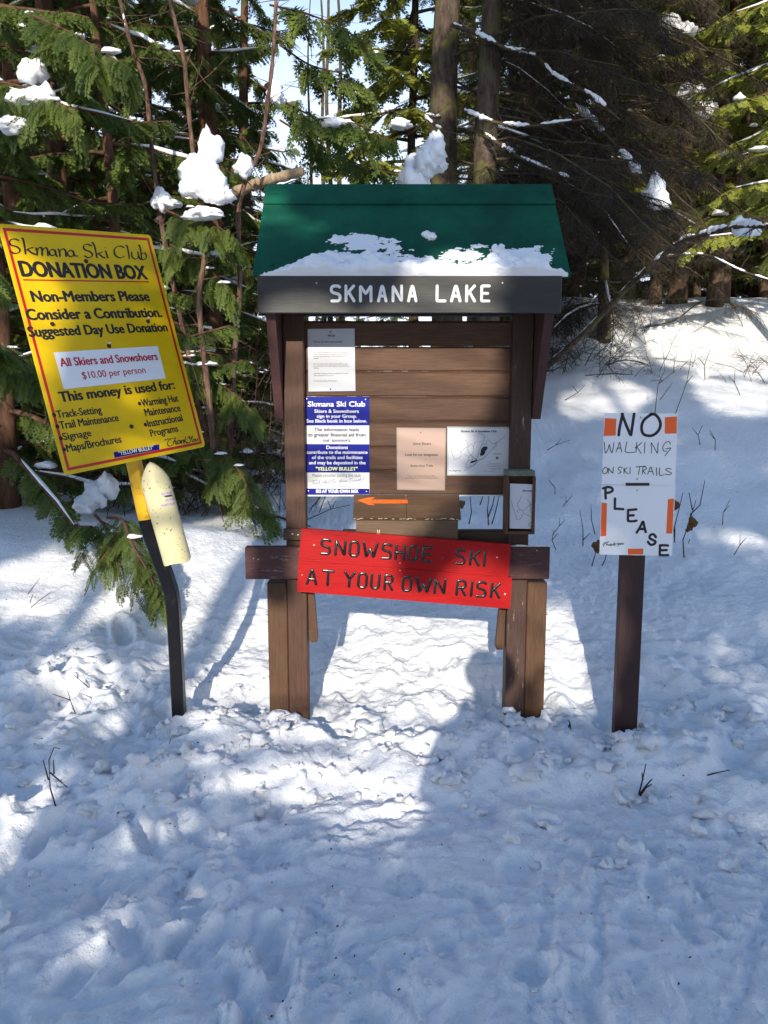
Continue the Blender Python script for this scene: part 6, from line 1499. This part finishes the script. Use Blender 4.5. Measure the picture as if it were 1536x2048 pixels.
pos = np.concatenate([pos, pos2]); A = np.concatenate([A, A2]); ok = np.concatenate([ok, ok2]); near_ = np.concatenate([near_, near2])
for k, ((sx, sy), lb) in enumerate(zip(sh_trees, SH_LB)):
    m_ = ok & (near_ == k); x, y = trunks[k][:2]; H = 10.5 + (k % 3)
    z = float(macro(np.array([x]), np.array([y]))[0][0]); base = np.array([x, y, z])
    t = thing('shade_conifer', lb, 'tree', base, 'conifers standing behind the viewpoint')
    mb = MB(); zz = np.linspace(-.5, H, 12); tube(mb, np.stack([x + .03 * np.sin(zz), y + .03 * np.cos(zz), z + zz], -1), .12 * (1 - .85 * np.clip(zz / H, 0, 1)) + .01, 9)
    idx = np.nonzero(m_)[0]
    for q in idx[::9]:
        e = pos[q]; b = np.array([x, y, min(e[2] + .3, z + H - .2)]); mid = (b + e) / 2 + [0, 0, .12]
        tube(mb, [b, mid, e], [.018, .012, .005], 4, cap=False)
    mb.put('trunk', BARK_D, t)
    V, F, v = bake(SHADE_T[0], SHADE_T[1], A[m_], pos[m_], np.full(m_.sum(), .4))
    put('crown', V, F, LEAF_S, t, v)

# ================================================================== PHOTOGRAPHER
def skin_person(x, y, yaw):
    zg = gz(x, y) + .02
    J = {  # name: (dx, dy, height above the ground, radius, radius2)
     'pelvis': (0, 0, .98, .155, .12), 'waist': (0, 0, 1.12, .145, .11), 'chest': (0, -.01, 1.33, .175, .125), 'collar': (0, 0, 1.46, .11, .09), 'neck': (0, .02, 1.52, .058, .058),
     'jaw': (0, .045, 1.585, .070, .075), 'head': (0, .03, 1.67, .088, .098), 'crown': (0, .01, 1.745, .070, .078),
     'hipL': (-.10, 0, .90, .105, .11), 'kneeL': (-.12, .03, .50, .068, .07), 'ankL': (-.13, -.02, .10, .05, .05), 'toeL': (-.15, .16, .045, .045, .035),
     'hipR': (.10, 0, .90, .105, .11), 'kneeR': (.12, .03, .50, .068, .07), 'ankR': (.13, -.02, .10, .05, .05), 'toeR': (.15, .16, .045, .045, .035),
     'shL': (-.19, 0, 1.42, .075, .075), 'elL': (-.27, .10, 1.16, .052, .052), 'wrL': (-.13, .33, 1.33, .036, .036), 'haL': (-.095, .38, 1.39, .036, .022),
     'shR': (.19, 0, 1.42, .075, .075), 'elR': (.27, .10, 1.16, .052, .052), 'wrR': (.13, .33, 1.33, .036, .036), 'haR': (.095, .38, 1.39, .036, .022)}
    E = [('pelvis', 'waist'), ('waist', 'chest'), ('chest', 'collar'), ('collar', 'neck'), ('neck', 'jaw'), ('jaw', 'head'), ('head', 'crown')]
    for s in 'LR': E += [('pelvis', 'hip' + s), ('hip' + s, 'knee' + s), ('knee' + s, 'ank' + s), ('ank' + s, 'toe' + s), ('collar', 'sh' + s), ('sh' + s, 'el' + s), ('el' + s, 'wr' + s), ('wr' + s, 'ha' + s)]
    names = list(J); vs = [J[n][:3] for n in names]; rd_ = [J[n][3:] for n in names]; ed = [(names.index(a), names.index(b)) for a, b in E]
    for sg, ha in ((-1, 'haL'), (1, 'haR')):     # four fingers and a thumb holding the phone from the sides
        h = names.index(ha); hx, hy, hz = J[ha][:3]
        for q in range(4):
            a = len(vs); vs += [(hx - sg * .012, hy + .022, hz - .022 + q * .020), (hx - sg * .030, hy + .050, hz - .022 + q * .021), (hx - sg * .052, hy + .046, hz - .020 + q * .021)]
            rd_ += [(.009, .009), (.0085, .0085), (.0075, .0075)]; ed += [(h, a), (a, a + 1), (a + 1, a + 2)]
        a = len(vs); vs += [(hx - sg * .014, hy - .012, hz + .012), (hx - sg * .040, hy - .006, hz + .030)]; rd_ += [(.011, .011), (.009, .009)]; ed += [(h, a), (a, a + 1)]
    me = bpy.data.meshes.new('body'); me.from_pydata(vs, ed, []); o = bpy.data.objects.new('body', me); COL.objects.link(o)
    md = o.modifiers.new('skin', 'SKIN'); md.use_smooth_shade = True
    for k, r_ in enumerate(rd_): me.skin_vertices[0].data[k].radius = r_
    me.skin_vertices[0].data[0].use_root = True
    ss_ = o.modifiers.new('sub', 'SUBSURF'); ss_.levels = 2; ss_.render_levels = 2
    me.materials.append(plain('dark_coat', (.03, .035, .05), .8, .2))
    t = thing('person', 'person in a dark coat holding up a phone, their shadow falling under the kiosk', 'person', (x, y, zg)); t.rotation_euler = (0, 0, yaw)
    o.parent = t
    mb = MB(); box(mb, (0, .445, 1.415), (.075, .009, .155), None, .004); V, F, _ = mb.get(); ph = bpy.data.objects.new('phone', mesh('phone', V, F, BLACKG)); COL.objects.link(ph); ph.location = (x, y, zg); ph.rotation_euler = (0, 0, yaw)
    tag(ph, 'black phone held upright in both hands by the person behind the viewpoint', 'phone')
    mb = MB(); blob(mb, (0, .0, 1.71), (.118, .128, .125), 4, 1, 3, .08); V, F, _ = mb.get(); hd = bpy.data.objects.new('knit_hat', mesh('knit_hat', V, F, plain('hat_wool', (.05, .05, .06), .95, .1), smooth=True)); COL.objects.link(hd); hd.parent = t
skin_person(.14, -.62, 0)

# labels of the repeated background trees: by the landmark they stand behind and their order in depth
ZONES = [(-1e9, 'beyond the left edge of the view'), (0, 'above and behind the yellow board'), (300, 'behind the three thin saplings'), (520, 'low behind the sky gap'), (800, 'behind the two big dark trunks'), (1030, 'behind the right end of the roof'),
         (1170, 'behind the dark twig tangle'), (1320, 'behind the snowy leaning branch'), (1450, 'at the right edge above the bright bank'), (1600, 'beyond the right edge of the view')]
RANK = ['nearest', 'second nearest', 'third nearest', 'fourth nearest', 'fifth nearest', 'sixth nearest', 'seventh nearest', 'eighth nearest']
byz = {}
for o in scene.objects:
    if o.parent is None and o.get('group') in ('dark conifers deep in the left wood', 'conifers deep in the right wood', 'young conifers behind the bright bank'):
        px = 768 + o.location.x / o.location.y * FPX; zn = [n_ for a_, n_ in ZONES if a_ <= px][-1]; byz.setdefault((o['group'], zn), []).append(o)
for (g_, zn), lst in byz.items():
    kind_ = {'dark': 'dark conifer', 'conifers': 'tall conifer', 'young': 'bushy young conifer'}[g_.split()[0]]
    for k, o in enumerate(sorted(lst, key=lambda q: q.location.y)): o['label'] = f'{RANK[min(k, 7)]} {kind_} {zn}'
